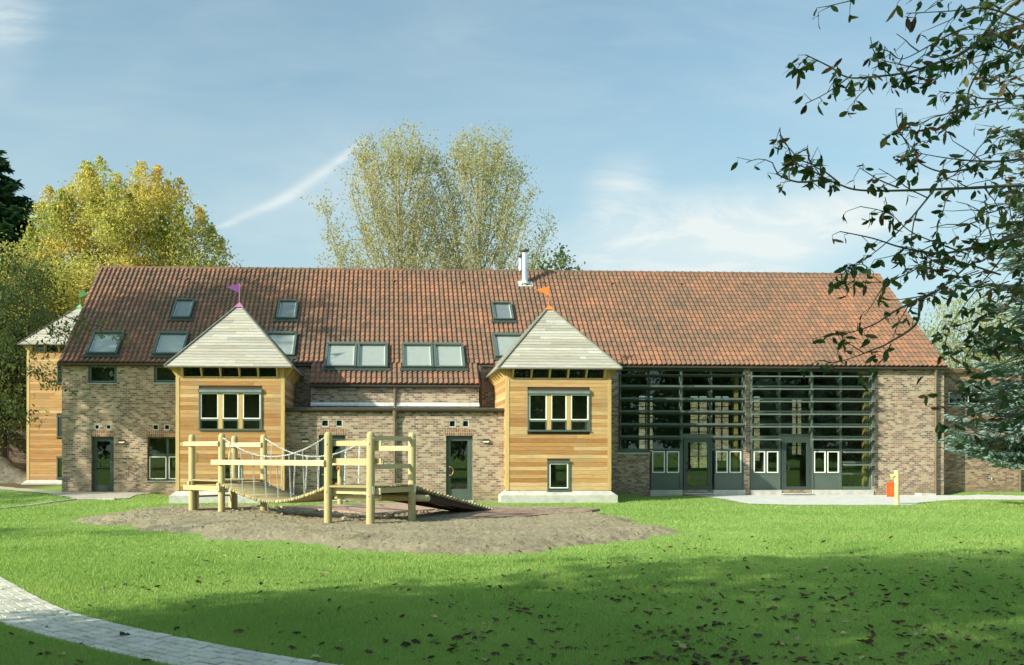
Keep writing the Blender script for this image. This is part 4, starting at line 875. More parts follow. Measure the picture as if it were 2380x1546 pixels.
# ------------------------------------------------------------------ timber towers
def tower(name_label, cx, Yf, zb, zc0, ze, za, plinth, windows, capm, flagm, flag_dir, Wb=3.6, half=2.1, group='timber towers with pyramid roofs'):
    T = thing('timber_tower', name_label, 'tower', (cx, Yf + Wb / 2, zb), group)
    hb = Wb / 2; x0, x1, y0, y1 = cx - hb, cx + hb, Yf, Yf + Wb
    BH = 0.1345; nb_ = int(round((zc0 - plinth[1]) / BH)); BH = (zc0 - plinth[1]) / nb_; th = 0.022
    core = MB(); core.box(x0 + th + .004, x1 - th - .004, y0 + th + .004 + 1.2, y1 - th - .004, zb, zc0); 
    wall(core, x0 + th + .003, x1 - th - .003, plinth[1], zc0, y0 + th + .003, 0.12, [w_[:4] for w_ in windows])
    core.build('core_wall', M_SHADEWOOD, T)
    cl_ = MB(); cpw = 0.115
    for k in range(nb_):
        z0, z1 = plinth[1] + k * BH, plinth[1] + (k + 1) * BH - 0.006
        segs = [(x0 + cpw, x1 - cpw)]
        for w_ in windows:
            if w_[2] < z1 and w_[3] > z0: segs = [s2 for a, c_ in segs for s2 in ((a, min(c_, w_[0])), (max(a, w_[1]), c_)) if s2[1] - s2[0] > 0.02]
        for a, c_ in segs:
            cuts = [a, c_]
            if c_ - a > 2.5 and random.random() < 0.35: cuts = [a, a + (c_ - a) * random.uniform(0.25, 0.75), c_]
            for e, g_ in zip(cuts[:-1], cuts[1:]):
                cl_.new().box(e, g_ - (0.002 if g_ < c_ else 0), y0 + random.uniform(0, 0.0025), y0 + th, z0, z1)
        for xs_, s in ((x0, 1), (x1, -1)):
            cl_.new().box(min(xs_, xs_ + s * th), max(xs_, xs_ + s * th), y0 + cpw, y1, z0, z1)
    cl_.build('cladding', M_CEDAR, T)
    for xs_, s in ((x0, 1), (x1, -1)):
        q = MB(); q.new(); a, c_ = sorted((xs_ - s * 0.012, xs_ + s * (cpw - .004))); q.box(a, c_, y0 - 0.012, y0 + th, plinth[1], zc0)
        a, c_ = sorted((xs_ - s * 0.012, xs_ + s * th)); q.new().box(a, c_, y0 + th + .001, y0 + cpw - .004, plinth[1], zc0); q.build('corner_post', M_CEDARZ, T)
    # plinth
    pz0, pz1 = plinth; q = MB(); e = 0.19
    q.hexa([(x0 - e, y0 - e, zb - 0.3), (x1 + e, y0 - e, zb - 0.3), (x1 + e, y1, zb - .3), (x0 - e, y1, zb - .3), (x0 - e, y0 - e, pz1 - 0.17), (x1 + e, y0 - e, pz1 - .17), (x1 + e, y1, pz1 - .17), (x0 - e, y1, pz1 - .17)])
    e2 = -0.02
    q.hexa([(x0 - e + .02, y0 - e + .02, pz1 - 0.169), (x1 + e - .02, y0 - e + .02, pz1 - 0.169), (x1 + e - .02, y1, pz1 - .169), (x0 - e + .02, y1, pz1 - .169), (x0 - e2, y0 - e2, pz1 - .012), (x1 + e2, y0 - e2, pz1 - .012), (x1 + e2, y1, pz1 - .012), (x0 - e2, y1, pz1 - .012)])
    q.build('plinth', M_CONC, T)
    # clerestory
    zc1 = ze + 0.02
    for xs_ in (x0 + 0.02, x1 - 0.20): q = MB(); q.new().box(xs_, xs_ + 0.18, y0 + 0.02, y0 + 0.2, zc0 + .036, zc1); q.build('clerestory_post', M_CEDARZ, T)
    q = MB(); q.new().box(x0 - .005, x1 + .005, y0 - .008, y0 + 0.2, zc0, zc0 + 0.035)
    q.build('clerestory_sill', M_CEDARZ, T)
    for xs_ in (x0, x1 - 0.05): q = MB(); q.new().box(xs_, xs_ + 0.05, y0 + 0.201, y1, zc0 + .001, zc1); q.build('clerestory_side', M_CEDARZ, T)
    q = MB(); q.box(x0 + 0.2, x1 - 0.2, y0 + 0.10, y0 + 0.108, zc0 + .035, zc1); q.build('clerestory_pane', M_DGLASS, T)
    q = MB(); q.box(x0 + 0.1, x1 - 0.1, y0 + 0.21, y1 - .1, zc0, zc0 + 0.02); q.build('attic_floor', M_DARKIN, T)
    zo = half - hb
    for dx in (-1.57, -0.94, -0.314, 0.314, 0.94, 1.57):
        q = MB(); q.new().prism([(cx + dx - .024, y0 + 0.06, zc0 - 0.0), (cx + dx - .024, y0 - 0.02, zc0 + .0), (cx + dx - .024, y0 - zo + 0.03, zc1 - 0.015), (cx + dx - .024, y0 + .06, zc1 - .015)], (0.048, 0, 0)); q.build('bracket', M_CEDARZ, T)
    for s, xs_ in ((-1, x0), (1, x1)):
        for dy in (0.25, 0.86, 1.49, 2.1, 2.74, 3.37):
            q = MB(); q.new().prism([(xs_ - s * .02, y0 + dy - .024, zc0), (xs_ + s * .02, y0 + dy - .024, zc0), (xs_ + s * (zo - .03), y0 + dy - .024, zc1 - .015), (xs_ - s * .02, y0 + dy - .024, zc1 - .015)], (0, 0.048, 0)); q.build('bracket', M_CEDARZ, T)
    # pyramid roof of lapped boards
    cyy = y0 + hb; q = MB(); N = 22; rise = za - ze
    for side in range(4):
        ca, sa = [(1, 0), (0, 1), (-1, 0), (0, -1)][side]
        def P(a, d_, z): return (cx + a * ca - (-d_) * sa * -1 if False else cx + a * ca + d_ * sa, cyy + a * sa - d_ * ca, z)
        nrm_out, nrm_up = rise / math.hypot(rise, half), half / math.hypot(rise, half)
        for k in range(N):
            f0, f1 = k / N, (k + 1) / N + 0.006
            h0, h1 = half * (1 - f0), max(half * (1 - f1), 0.004); z0, z1 = ze + rise * f0, ze + rise * min(f1, 1)
            lo, hi = 0.026, 0.010
            cuts = [-1, 1]
            if h0 > 0.5: cuts = sorted([-1, 1] + [random.uniform(-0.8, 0.8) for _ in range(random.choice([0, 1, 1, 2]))])
            for c0, c1 in zip(cuts[:-1], cuts[1:]):
                q.new()
                gp = 0.003 / max(h0, .1)
                A = P(c0 * h0, h0 + lo * nrm_out, z0 + lo * nrm_up); B_ = P((c1 - (gp if c1 < 1 else 0)) * h0, h0 + lo * nrm_out, z0 + lo * nrm_up)
                C_ = P((c1 - (gp if c1 < 1 else 0)) * h1, h1 + hi * nrm_out, z1 + hi * nrm_up); D_ = P(c0 * h1, h1 + hi * nrm_out, z1 + hi * nrm_up)
                A2 = P(c0 * h0, h0, z0); B2 = P((c1 - (gp if c1 < 1 else 0)) * h0, h0, z0)
                q.raw([A, B_, C_, D_, A2, B2], [(0, 1, 2, 3), (4, 5, 1, 0)])
    q.build('roof', M_SHAKE, T)
    q = MB(); q.face([(cx - half, cyy - half, ze), (cx - half, cyy + half, ze), (cx + half, cyy + half, ze), (cx + half, cyy - half, ze)]); q.build('soffit', M_CEDAR, T)
    q = MB()
    for sx in (-1, 1):
        for sy in (-1, 1): q.beam((cx + sx * (half + .01), cyy + sy * (half + .01), ze + 0.02), (cx + sx * .03, cyy + sy * .03, za + 0.0), 0.085, 0.05)
    for a in range(4):
        c_ = [(-1, -1), (1, -1), (1, 1), (-1, 1)]; p, r_ = c_[a], c_[(a + 1) % 4]; hh = half + 0.004
        q.beam((cx + p[0] * hh, cyy + p[1] * hh, ze - .008), (cx + r_[0] * hh, cyy + r_[1] * hh, ze - .008), 0.03, 0.045)
    q.build('hip_trim', simple('weathered_edge_trim', (0.15, 0.15, 0.125), 0.6), T)
    # windows
    for w_ in windows:
        X0, X1, Z0, Z1, kind = w_
        f_ = MB(); frame_rect(f_, X0, X1, Z0, Z1, y0 - 0.035, y0 + 0.12, 0.05, 0.04)
        if kind == 'triple':
            f_.box(X0 - .012, X1 + .012, y0 - 0.07, y0 - 0.0355, Z1 - 0.13, Z1 + 0.015); f_.box(X0 - .012, X1 + .012, y0 - 0.0355, y0 - .001, Z1 + .001, Z1 + .015); f_.box(X0 - .02, X1 + .02, y0 - 0.06, y0 - 0.0355, Z0 - 0.02, Z0 + 0.02)
            fo = f_.build('window', M_FRAME, T); wd = (X1 - X0 - 0.10); zt_ = Z1 - 0.13; zr_ = Z0 + 0.27 * (Z1 - Z0)
            k = MB(); k.box(X0 + .03, X1 - .03, y0 - 0.073, y0 - 0.0705, Z1 - 0.10, Z1 - 0.03); k.build('blind_box_cover', M_ZINC, fo)
            for m_ in (1, 2):
                k = MB(); xm_ = X0 + .05 + wd * m_ / 3; k.new().box(xm_ - 0.07, xm_ + 0.07, y0 - 0.02, y0 + 0.1, Z0 + .04, zt_); k.build('mullion', M_CEDARZ, fo)
            for m_ in range(3):
                a = X0 + .05 + wd * m_ / 3 + (0.07 if m_ else 0.0) + .004; c_ = X0 + .05 + wd * (m_ + 1) / 3 - (0.07 if m_ < 2 else 0.0) - .004
                k = MB(); k.box(a, c_, y0 - 0.015, y0 + 0.08, zr_ - 0.06, zr_); k.box(a, a + .035, y0 - .014, y0 + .08, Z0 + .04, zr_ - .061); k.box(c_ - .035, c_, y0 - .014, y0 + .08, Z0 + .04, zr_ - .061); k.build('lower_rail', M_FRAME, fo)
                pane(fo, a + .03, c_ - .03, Z0 + .04, zr_ - 0.055, y0 + 0.03); casement(fo, a, c_, zr_ + .002, zt_ - .002, y0 - 0.018, wd=0.035)
        else:
            f_.box(X0 - .012, X1 + .012, y0 - 0.06, y0 - 0.0355, Z1 - 0.06, Z1 + 0.012); f_.box(X0 - .02, X1 + .02, y0 - 0.06, y0 - 0.0355, Z0 - 0.02, Z0 + 0.025)
            fo = f_.build('window', M_FRAME, T)
            if kind == 'single': casement(fo, X0 + .075, X1 - .065, Z0 + .085, Z1 - .075, y0 - 0.02, wd=0.035); k = MB(); frame_rect(k, X0 + .051, X1 - .051, Z0 + .041, Z1 - .051, y0 + .03, y0 + .06, 0.03); k.build('rebate', M_FRAMED, fo)
            else: pane(fo, X0 + .05, X1 - .05, Z0 + .04, Z1 - .05, y0 + 0.03)
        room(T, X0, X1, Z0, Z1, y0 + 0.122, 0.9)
    # finial cap and flag
    q = MB(); q.new(); b_ = 0.17; zt0 = za - 0.10
    q.raw([(cx - b_, cyy - b_, zt0), (cx + b_, cyy - b_, zt0), (cx + b_, cyy + b_, zt0), (cx - b_, cyy + b_, zt0), (cx, cyy, za + 0.10)], [(0, 1, 4), (1, 2, 4), (2, 3, 4), (3, 0, 4), (3, 2, 1, 0)]); q.build('finial_cap', capm, T)
    q = MB(); q.tube([(cx, cyy, za + 0.02), (cx, cyy, za + 0.78)], 0.012, 8); po = q.build('flag_pole', capm, T)
    q = MB(); q.new(); f_ = flag_dir; q.prism([(cx + f_ * .013, cyy - .006, za + 0.76), (cx + f_ * .013, cyy - .006, za + 0.43), (cx + f_ * .47, cyy - .006, za + 0.635)], (0, .012, 0)); q.build('flag', flagm, po)
    return T
YT = 29.5
ZT0 = at(535, 877.5, YT).z; zp = at(535, 1140, YT).z
def TR(u0, u1, v0, v1, k): return rect(u0, u1, v0, v1, YT) + (k,)
tower('timber tower with a purple flag, behind the climbing frame', -5.319, YT, -0.2, ZT0, 4.355, 6.754, (-0.2, zp), [TR(462.3, 609.4, 904.7, 999.3, 'triple'), TR(508, 561, 1072, 1141, 'single')], M_FPINK, M_FPURPLE, -1)
tower('timber tower with an orange flag, next to the glazed bays', 5.782, YT, -0.2, ZT0, 4.355, 6.754, (-0.2, zp), [TR(1226, 1371.3, 908, 1002, 'triple'), TR(1271.8, 1324.8, 1072, 1141, 'single')], M_FORANGE, M_FORANGE, -1)
YR = 41.3
rcx = at(62.7, 950, YR).x + 1.8; apz = at(186, 712, YR + 1.8).z; ezr = at(42, 799.7, YR - .3).z
def RR_(v0, v1): xx = at(132.3, 1000, YR).x; return (xx, xx + 0.9, at(132, v1, YR).z, at(132, v0, YR).z, 'plain')
tower('tall timber tower with a green flag, half hidden behind the end of the brick barn', rcx, YR, 0.0, at(100, 820, YR).z, ezr, apz, (0.0, at(100, 1114.5, YR).z), [RR_(846, 892), RR_(966, 1016), RR_(1062, 1112)], M_FGREEN2, M_FGREEN, 1)

# ------------------------------------------------------------------ climbing frame
def gx_(u, Y): return Vector((at(u, 1100, Y).x, Y, 0))
PO = {1: gx_(446.6, 23.75), 2: gx_(515, 22.9), 3: gx_(544.5, 24.6), 4: gx_(613, 23.75), 5: gx_(762.5, 19.6), 6: gx_(860.7, 19.1), 7: gx_(957.4, 20.2)}
PO[8] = PO[5] + (PO[7] - PO[6])
TOPZ = {1: 1.985, 2: 1.995, 3: 1.97, 4: 1.985, 5: 1.965, 6: 1.965, 7: 1.965, 8: 1.95}
frame = thing('climbing_frame', 'pale timber climbing frame with two platforms joined by a sagging chain bridge and a ramp', 'climbing frame', (PO[5].x - 0.5, 21.2, -0.2))
PR = 0.089
for k, p in PO.items():
    q = MB(); q.new(); zt = TOPZ[k]; lean = Vector((random.uniform(-.008, .008), random.uniform(-.008, .008), 0))
    pts = [p + Vector((0, 0, -0.6)), p + Vector((0, 0, -0.1))]; rad = [PR * 1.03, PR * 1.02]
    pts += [p + lean + Vector((0, 0, zt - 0.10 + 0.10 * math.sin(a))) for a in [math.pi / 2 * j / 6 for j in range(7)]]; rad += [max(PR * math.cos(math.pi / 2 * j / 6) ** 0.75, 0.006) for j in range(7)]
    q.tube(pts, rad, 20); q.build('post', M_POST, frame)
def V3(p, z): return Vector((p.x, p.y, z))
dBR = (PO[5] - PO[2]).normalized(); nBR = Vector((dBR.y, -dBR.x, 0)); nBR = nBR if nBR.y < 0 else -nBR     # towards the viewer
d12 = (PO[2] - PO[1]).normalized(); n12 = Vector((d12.y, -d12.x, 0)); n12 = n12 if n12.y < 0 else -n12
d56 = (PO[6] - PO[5]).normalized(); n56 = Vector((d56.y, -d56.x, 0)); n56 = n56 if n56.y < 0 else -n56
d67 = (PO[7] - PO[6]).normalized(); n67 = Vector((d67.y, -d67.x, 0)); n67 = n67 if n67.x > 0 else -n67
def rail(a, b_, z, off, e0, e1, name='rail', ht=0.115, wd=0.048, dz=0.0, m_=None):
    d_ = (b_ - a).normalized(); q = MB(); q.new(); A = V3(a + off - d_ * e0, z); B_ = V3(b_ + off + d_ * e1, z + dz); q.beam(A, B_, wd, ht); return q.build(name, m_ or M_RAIL, frame)
def bolt(p, n_):
    q = MB(); q.tube([p, p + n_ * 0.016], 0.019, 10); return q.build('bolt', M_STEEL, frame)
OFF = PR + 0.024
rail(PO[1], PO[2], 1.73, n12 * OFF, 0.22, 0.02); rail(PO[3], PO[4], 1.71, n12 * OFF, 0.2, 0.03)
rail(PO[1], PO[2], 0.56, n12 * OFF, 0.22, 0.08, 'deck_beam', 0.13); rail(PO[3], PO[4], 0.56, n12 * OFF, 0.2, 0.08, 'deck_beam', 0.13)
rail(PO[1], PO[3], 0.68, -d12 * 0.0 + d12 * 0, 0.12, 0.12, 'deck_beam', 0.10, 0.10); rail(PO[2], PO[4], 0.66, Vector((0, 0, 0)), 0.12, 0.12, 'deck_beam', 0.09, 0.10)
rail(PO[2], PO[5], 1.245, nBR * OFF, 0.30, 0.02, 'rail', 0.125, 0.055, 0.02); rail(PO[4], PO[8], 1.235, -nBR * OFF, 0.02, 0.3, 'rail', 0.125, 0.055, 0.02)
rail(PO[5], PO[6], 1.705, -n56 * OFF, 0.05, 0.22); rail(PO[5], PO[6], 1.315, -n56 * OFF, 0.06, 0.22)
rail(PO[6], PO[7], 1.82, n67 * 0.0, 0.0, 0.0, 'rail', 0.105); rail(PO[6], PO[7], 1.19, n67 * 0.0, 0.0, 0.0, 'rail', 0.105)
rail(PO[8], PO[7], 1.60, -n56 * OFF, 0.1, 0.0)
rail(PO[5], PO[6], 0.65, n56 * -OFF, 0.0, 0.2, 'deck_beam', 0.145, 0.05); rail(PO[6], PO[7], 0.66, n67 * 0.02, 0.0, 0.0, 'deck_beam', 0.12, 0.06); rail(PO[5], PO[8], 0.66, Vector((0, 0, 0)), .0, .0, 'deck_beam', 0.12, .08)
rail(PO[5], PO[6], 0.50, n56 * -0.30, 0.0, 0.1, 'deck_beam', 0.09, 0.05)
q = MB(); q.new(); lg = (PO[7] - PO[8]).normalized(); q.tube([V3(PO[8] - lg * 0.1 - n56 * -.0, 0.44), V3(PO[7] + lg * 0.34 - n56 * 0.17, 0.44), V3(PO[7] + lg * 0.365 - n56 * 0.17, 0.44)], [0.078, 0.078, 0.06], 18); q.build('log_beam', M_POST, frame)
# decks
def deck(a, b_, c_, z, n_):    # planks run a->b, stacked towards c
    q = MB(); u_ = (b_ - a); w_ = (c_ - a); wl = w_.length; wn = w_.normalized(); un = u_.normalized(); e = 0.06; pw = (wl + 2 * e) / n_
    for k in range(n_):
        ee = random.uniform(0, 0.035); A = a - un * (e + ee) - wn * e + wn * (pw * (k + 0.5)); B_ = b_ + un * (e + random.uniform(0, 0.03)) - wn * e + wn * (pw * (k + 0.5)); dz = random.uniform(-.006, .006)
        q.new().beam(V3(A, z + dz), V3(B_, z + dz), pw - 0.016, 0.042)
    return q.build('platform_deck', M_SLAT, frame)
sh12 = 0.12
deck(PO[1] + d12 * 0.0, PO[2], PO[3], 0.755, 10); deck(PO[5], PO[6], PO[8], 0.75, 10)
# bridge
NS = 46; a0, a1 = PO[2] + dBR * 0.10, PO[5] - dBR * 0.10; wv = (PO[4] - PO[2]); wl = wv.length; wn = wv.normalized()
def brz(t_): return 0.655 + (0.705 - 0.655) * t_ - 0.37 * 4 * t_ * (1 - t_) * (0.93 + 0.07 * math.cos((t_ - 0.5) * 6))
q = MB()
for k in range(NS):
    t_ = (k + 0.5) / NS; p = a0.lerp(a1, t_); z = brz(t_); e = random.uniform(-.015, .015)
    A, B_ = V3(p - wn * (0.02 + e), z), V3(p + wn * (wl + 0.02 - e), z); r_ = 0.043
    q.new().tube([A - wn * 0.012, A, B_, B_ + wn * 0.012], [r_ * 0.72, r_, r_, r_ * 0.72], 12)
q.build('bridge_deck', M_SLAT, frame)
# chains of links
def chain(pts, name='chain', link=0.05, wr=0.0080):
    q = MB(); P_ = [Vector(p) for p in pts]; cum_ = [0.0]
    for a, b_ in zip(P_[:-1], P_[1:]): cum_.append(cum_[-1] + (b_ - a).length)
    n = max(1, int(cum_[-1] / (link * 0.80))); 
    def pt(s_):
        s_ = min(max(s_, 0), cum_[-1]); i = 1
        while i < len(cum_) - 1 and cum_[i] < s_: i += 1
        return P_[i - 1].lerp(P_[i], (s_ - cum_[i - 1]) / (cum_[i] - cum_[i - 1] + 1e-9))
    for k in range(n):
        s_ = cum_[-1] * (k + 0.5) / n; c_ = pt(s_); d_ = (pt(s_ + 0.03) - pt(s_ - 0.03)).normalized()
        sd = d_.cross(Vector((0.3, 0.9, 0.2))).normalized(); up_ = sd.cross(d_)
        w_ = (sd if k % 2 else up_) * 0.4 + (up_ if k % 2 else sd * -1) * 0.0; w_ = w_.normalized(); w2_ = d_.cross(w_)
        ring = []; NN = 8
        for j in range(NN):
            a = 2 * math.pi * j / NN; ctr = c_ + d_ * (link * 0.52 * math.cos(a)) + w_ * (0.0165 * math.sin(a)); ra = (d_ * math.cos(a) + w_ * math.sin(a)).normalized()
            ring.append([ctr + ra * wr, ctr + w2_ * wr, ctr - ra * wr, ctr - w2_ * wr])
        vs = [v for r_ in ring for v in r_]; q.raw(vs, [(j * 4 + i, j * 4 + (i + 1) % 4, ((j + 1) % NN) * 4 + (i + 1) % 4, ((j + 1) % NN) * 4 + i) for j in range(NN) for i in range(4)], True)
    return q.build(name, M_STEEL, frame)
for side, (pa, pb) in enumerate(((PO[2], PO[5]), (PO[4], PO[8]))):
    A = V3(pa + dBR * 0.10 , 1.865); B_ = V3(pb - dBR * 0.10, 1.845); sag = 0.46
    pts = [A.lerp(B_, t_ / 40) - Vector((0, 0, sag * 4 * (t_ / 40) * (1 - t_ / 40))) for t_ in range(41)]
    chain(pts, 'handrail_chain')
    for e_, pp in ((A, pa), (B_, pb)): q = MB(); q.tube([e_ - Vector((0, 0, .03)), e_ + Vector((0, 0, .03))], 0.024, 10); q.build('eye_bolt', M_STEEL, frame)
    for t_ in (0.065, 0.19, 0.315, 0.435, 0.555, 0.675, 0.80, 0.925):
        top = A.lerp(B_, t_) - Vector((0, 0, sag * 4 * t_ * (1 - t_))); bt = V3((a0 if side == 0 else a0 + wv).lerp(a1 if side == 0 else a1 + wv, t_) + wn * (0.06 if side == 0 else -0.06), brz(t_) + 0.04)
        chain([top, bt], 'hanger_chain', 0.046, 0.0070)
# ladder on the back of the first platform
for pz, d_ in ((PO[1], 0.13), (PO[3], -0.13)):
    w_ = (PO[3] - PO[1]).normalized(); A = pz + w_ * d_ + d12 * 0.02; q = MB(); q.new().beam(V3(A, -0.3), V3(A, 0.55), 0.05, 0.12, (d12.x, d12.y, 0)); q.build('ladder_side', M_RAIL, frame)
for z in (0.31, -0.05):
    w_ = (PO[3] - PO[1]).normalized(); q = MB(); q.new().tube([V3(PO[1] + w_ * 0.13 + d12 * .02, z), V3(PO[3] - w_ * 0.13 + d12 * .02, z)], 0.026, 10); q.build('ladder_rung', M_SLAT, frame)
for p, s in ((PO[1], 1), (PO[3], -1)):
    w_ = (PO[3] - PO[1]).normalized(); A = p + w_ * (s * (PR + 0.0)); pts = [V3(A, 1.22), V3(A + w_ * s * 0.07, 1.24), V3(A + w_ * s * 0.085, 1.36), V3(A + w_ * s * 0.07, 1.48), V3(A, 1.5)]; q = MB(); q.tube(pts, 0.016, 8); q.build('hand_grip', M_YEL, frame)
# ramp
rt0 = PO[7] + n67 * 0.02; rdir = (Vector((gx_(1154, 23.6).x, 23.6, 0)) - rt0); rl = rdir.length; rd = rdir.normalized(); rs = (PO[8] - PO[7]).normalized(); rw = (PO[8] - PO[7]).length
zt, zb_ = 0.70, -0.10
for k in (0.04, rw - 0.02):
    A = rt0 + rs * k; Bq = A + rd * rl; q = MB(); q.new(); tb = 0.74
    q.prism([V3(A, zt), V3(Bq, zb_), V3(Bq - rd * 0.25, zb_ - 0.02), V3(A, zt - 0.27)], tuple(rs * 0.045)); q.build('ramp_side', M_SHADEWOOD, frame)
q = MB(); n_ = 27
q.new().hexa([V3(rt0 + rs * .09, zt - .03), V3(rt0 + rs * (rw - .03), zt - .03), V3(rt0 + rs * (rw - .03) + rd * rl * .99, zb_ - .02), V3(rt0 + rs * .09 + rd * rl * .99, zb_ - .02), V3(rt0 + rs * .09, zt), V3(rt0 + rs * (rw - .03), zt), V3(rt0 + rs * (rw - .03) + rd * rl * .99, zb_ + .01), V3(rt0 + rs * .09 + rd * rl * .99, zb_ + .01)])
for k in range(n_):
    t_ = (k + 0.5) / n_; p = rt0 + rd * (rl * t_); z = zt + (zb_ - zt) * t_ + 0.012; q.new().tube([V3(p - rs * 0.02, z), V3(p + rs * (rw + .03), z)], 0.052, 10)
q.build('ramp_deck', M_SLAT, frame)
for k, (pp, nn, zz) in enumerate([(PO[1], n12, 1.73), (PO[2], n12, 1.73), (PO[3], n12, 1.71), (PO[4], n12, 1.71), (PO[1], n12, 0.56), (PO[2], n12, 0.56), (PO[2], nBR, 1.245), (PO[5], nBR, 1.265)]): bolt(V3(pp + nn * (OFF + 0.022), zz), nn)
bolt(V3((PO[2] + PO[5]) / 2 + nBR * (OFF + .026), 1.255), nBR)
for pp, zz, nn in [(PO[5], 1.70, n56), (PO[6], 1.70, n56), (PO[5], 0.63, n56), (PO[6], 0.56, n56), (PO[6], 1.82, n67), (PO[7], 1.82, n67), (PO[7], 0.50, n56), (PO[7], 1.66, n56)]: bolt(V3(pp + nn * (PR - 0.004), zz), nn)
for pp in (PO[6], PO[7]):
    q = MB(); A = pp + n67 * (PR + 0.0); q.beam(V3(A, 0.59), V3(A, 0.76), 0.07, 0.012, (n67.x, n67.y, 0)); q.build('steel_bracket', M_STEEL, frame)

# safety mats, clods, stones and sticks under it
def slab(name, pts, lift, th):
    poly = ppoly(pts); zz = max(float(gz_(x, y)) for x, y in poly); q = MB(); q.new()
    q.prism([(x, y, float(gz_(x, y)) + lift - th) for x, y in poly], (0, 0, th)); o = q.build(name, M_RUBBER); o['kind'] = 'structure'; return poly
MATS = [slab('safety_mat', [(410, 1199), (470, 1192), (545, 1187.5), (606, 1187), (566, 1194), (462, 1198)], 0.165, 0.06),
        slab('safety_mat', [(650, 1189), (900, 1182), (1055, 1181), (1130, 1190), (1036, 1195), (871, 1207), (770, 1199)], 0.165, 0.06),
        slab('safety_mat', [(975, 1213), (1100, 1199), (1160, 1191), (1240, 1189), (1330, 1191), (1395, 1196), (1350, 1205), (1230, 1213), (1080, 1220)], 0.16, 0.06)]
def lump(c_, r_, q, fl=0.7):
    n1, n2 = 6, 4; vs = []; ph = random.random() * 6; 
    for i in range(n2 + 1):
        th_ = math.pi * i / n2
        for j in range(n1):
            a = 2 * math.pi * j / n1 + ph; k = r_ * random.uniform(0.75, 1.2); vs.append((c_[0] + k * math.sin(th_) * math.cos(a), c_[1] + k * math.sin(th_) * math.sin(a), c_[2] + k * fl * math.cos(th_)))
    q.new().raw(vs, [(i * n1 + j, (i + 1) * n1 + j, (i + 1) * n1 + (j + 1) % n1, i * n1 + (j + 1) % n1) for i in range(n2) for j in range(n1)])
q = MB(); hx = [p[0] for p in HOLE]; hy = [p[1] for p in HOLE]; cnt = 0
while cnt < 420:
    x, y = random.uniform(min(hx), max(hx)), random.uniform(min(hy) - .3, max(hy) + .5); a = (np.array([x]), np.array([y]))
    if not in_poly(*a, HOLE)[0] and random.random() > 0.12: continue
    if any(in_poly(*a, m_)[0] for m_ in MATS): continue
    r_ = 0.012 + 0.05 * random.random() ** 2.5; lump((x, y, ground_top(x, y) + r_ * 0.3), r_, q); cnt += 1
cnt = 0
sx = [p[0] for p in SOIL]; sy = [p[1] for p in SOIL]
while cnt < 3600:
    x, y = random.uniform(min(sx), max(sx)), random.uniform(min(sy), max(sy))
    h_, sd_ = soil_h(np.array([x]), np.array([y]))
    if sd_[0] < 0.1 or any(in_poly(np.array([x]), np.array([y]), m_)[0] for m_ in MATS): continue
    r_ = 0.007 + 0.02 * random.random() ** 2.2; lump((x, y, float(gz_(x, y)) + float(h_[0]) + r_ * 0.2), r_, q); cnt += 1
o = q.build('soil_clods', M_SOIL); tag(o, 'loose clods and crumbs of dry soil scattered over the bare patch', 'soil clods', None, 'stuff')
for (u, v, r_, lab) in [(1132, 1165, .0, ''), (1139 - 180, 1212, .0, '')]: pass
M_STONE = simple('grey_stone', (0.33, 0.29, 0.22), 0.9, 0, 0.2, 8, 0.5, 40)
for u, v, r_, lab in [(906, 1214, 0.13, 'large pale stone between the two front posts of the climbing frame'), (884, 1211, 0.09, 'middle-sized rough stone in the dug hollow beside the big pale one'), (800, 1224, 0.07, 'small stone at the foot of the post nearest the bridge rail'), (660, 1208, 0.08, 'dusty stone in the hollow under the chain bridge')]:
    p = gpt(u, v); q = MB(); lump((p.x, p.y, ground_top(p.x, p.y) + r_ * 0.3), r_, q, 0.75); o = q.build('stone', M_STONE, None, (p.x, p.y, p.z)); tag(o, lab, 'stone', 'stones by the climbing frame')
q = MB()
for k in range(7):
    p = gpt(random.uniform(600, 640), random.uniform(1204, 1209)); z = ground_top(p.x, p.y) + 0.05; a = random.uniform(0, 3.1); L_ = random.uniform(.2, .45); d_ = Vector((math.cos(a), math.sin(a), random.uniform(-.1, .3))) * L_
    q.new().tube([Vector((p.x, p.y, z)) - d_, Vector((p.x, p.y, z + .03)), Vector((p.x, p.y, z)) + d_], [0.006, 0.009, 0.004], 5)
o = q.build('brushwood', M_BARK); tag(o, 'small tangle of dry sticks on the soil under the bridge', 'sticks')

# ------------------------------------------------------------------ play posts, step
def play_post(u, Yp, vtop, w, label, right):
    p = gx_(u, Yp); r_ = w / 2 / FPX * Yp; zt = at(u, vtop, Yp).z; g0 = float(gz_(p.x, Yp)); T = thing('play_post', label, 'play post', (p.x, Yp, g0), 'play posts on the lawn')
    q = MB(); q.new().tube([(p.x, Yp, g0 - .3), (p.x, Yp, zt - (0.06 if not right else .012)), (p.x, Yp, zt - .02 if not right else zt - .004), (p.x, Yp, zt)], [r_, r_, r_ * (0.75 if not right else .96), r_ * (.3 if not right else .9)], 18); q.build('post', M_POST, T)
    return T, p, r_
T, p, r_ = play_post(2084, 28.07, 1092.8, 11.8, 'short round play post with an orange perforated panel and yellow rope, on the terrace edge', True)
x0, x1, z0, z1 = rect(2061, 2078.6, 1120.5, 1155, 28.07); q = MB(); q.new(); holes = []
xc = x0 + (x1 - x0) * 0.52
for zz in (0.57, 0.31): holes.append((xc - .022, xc + .022, z0 + (z1 - z0) * zz, z0 + (z1 - z0) * zz + .044))
wall(q, x0, x1, z0, z1, 28.06, 0.02, holes)
for pts in ([(x0, 28.06, z0), (x0, 28.08, z0), (x0, 28.08, z1), (x0, 28.06, z1)], [(x0, 28.06, z1), (x1, 28.06, z1), (x1, 28.08, z1), (x0, 28.08, z1)]): q.face(pts)
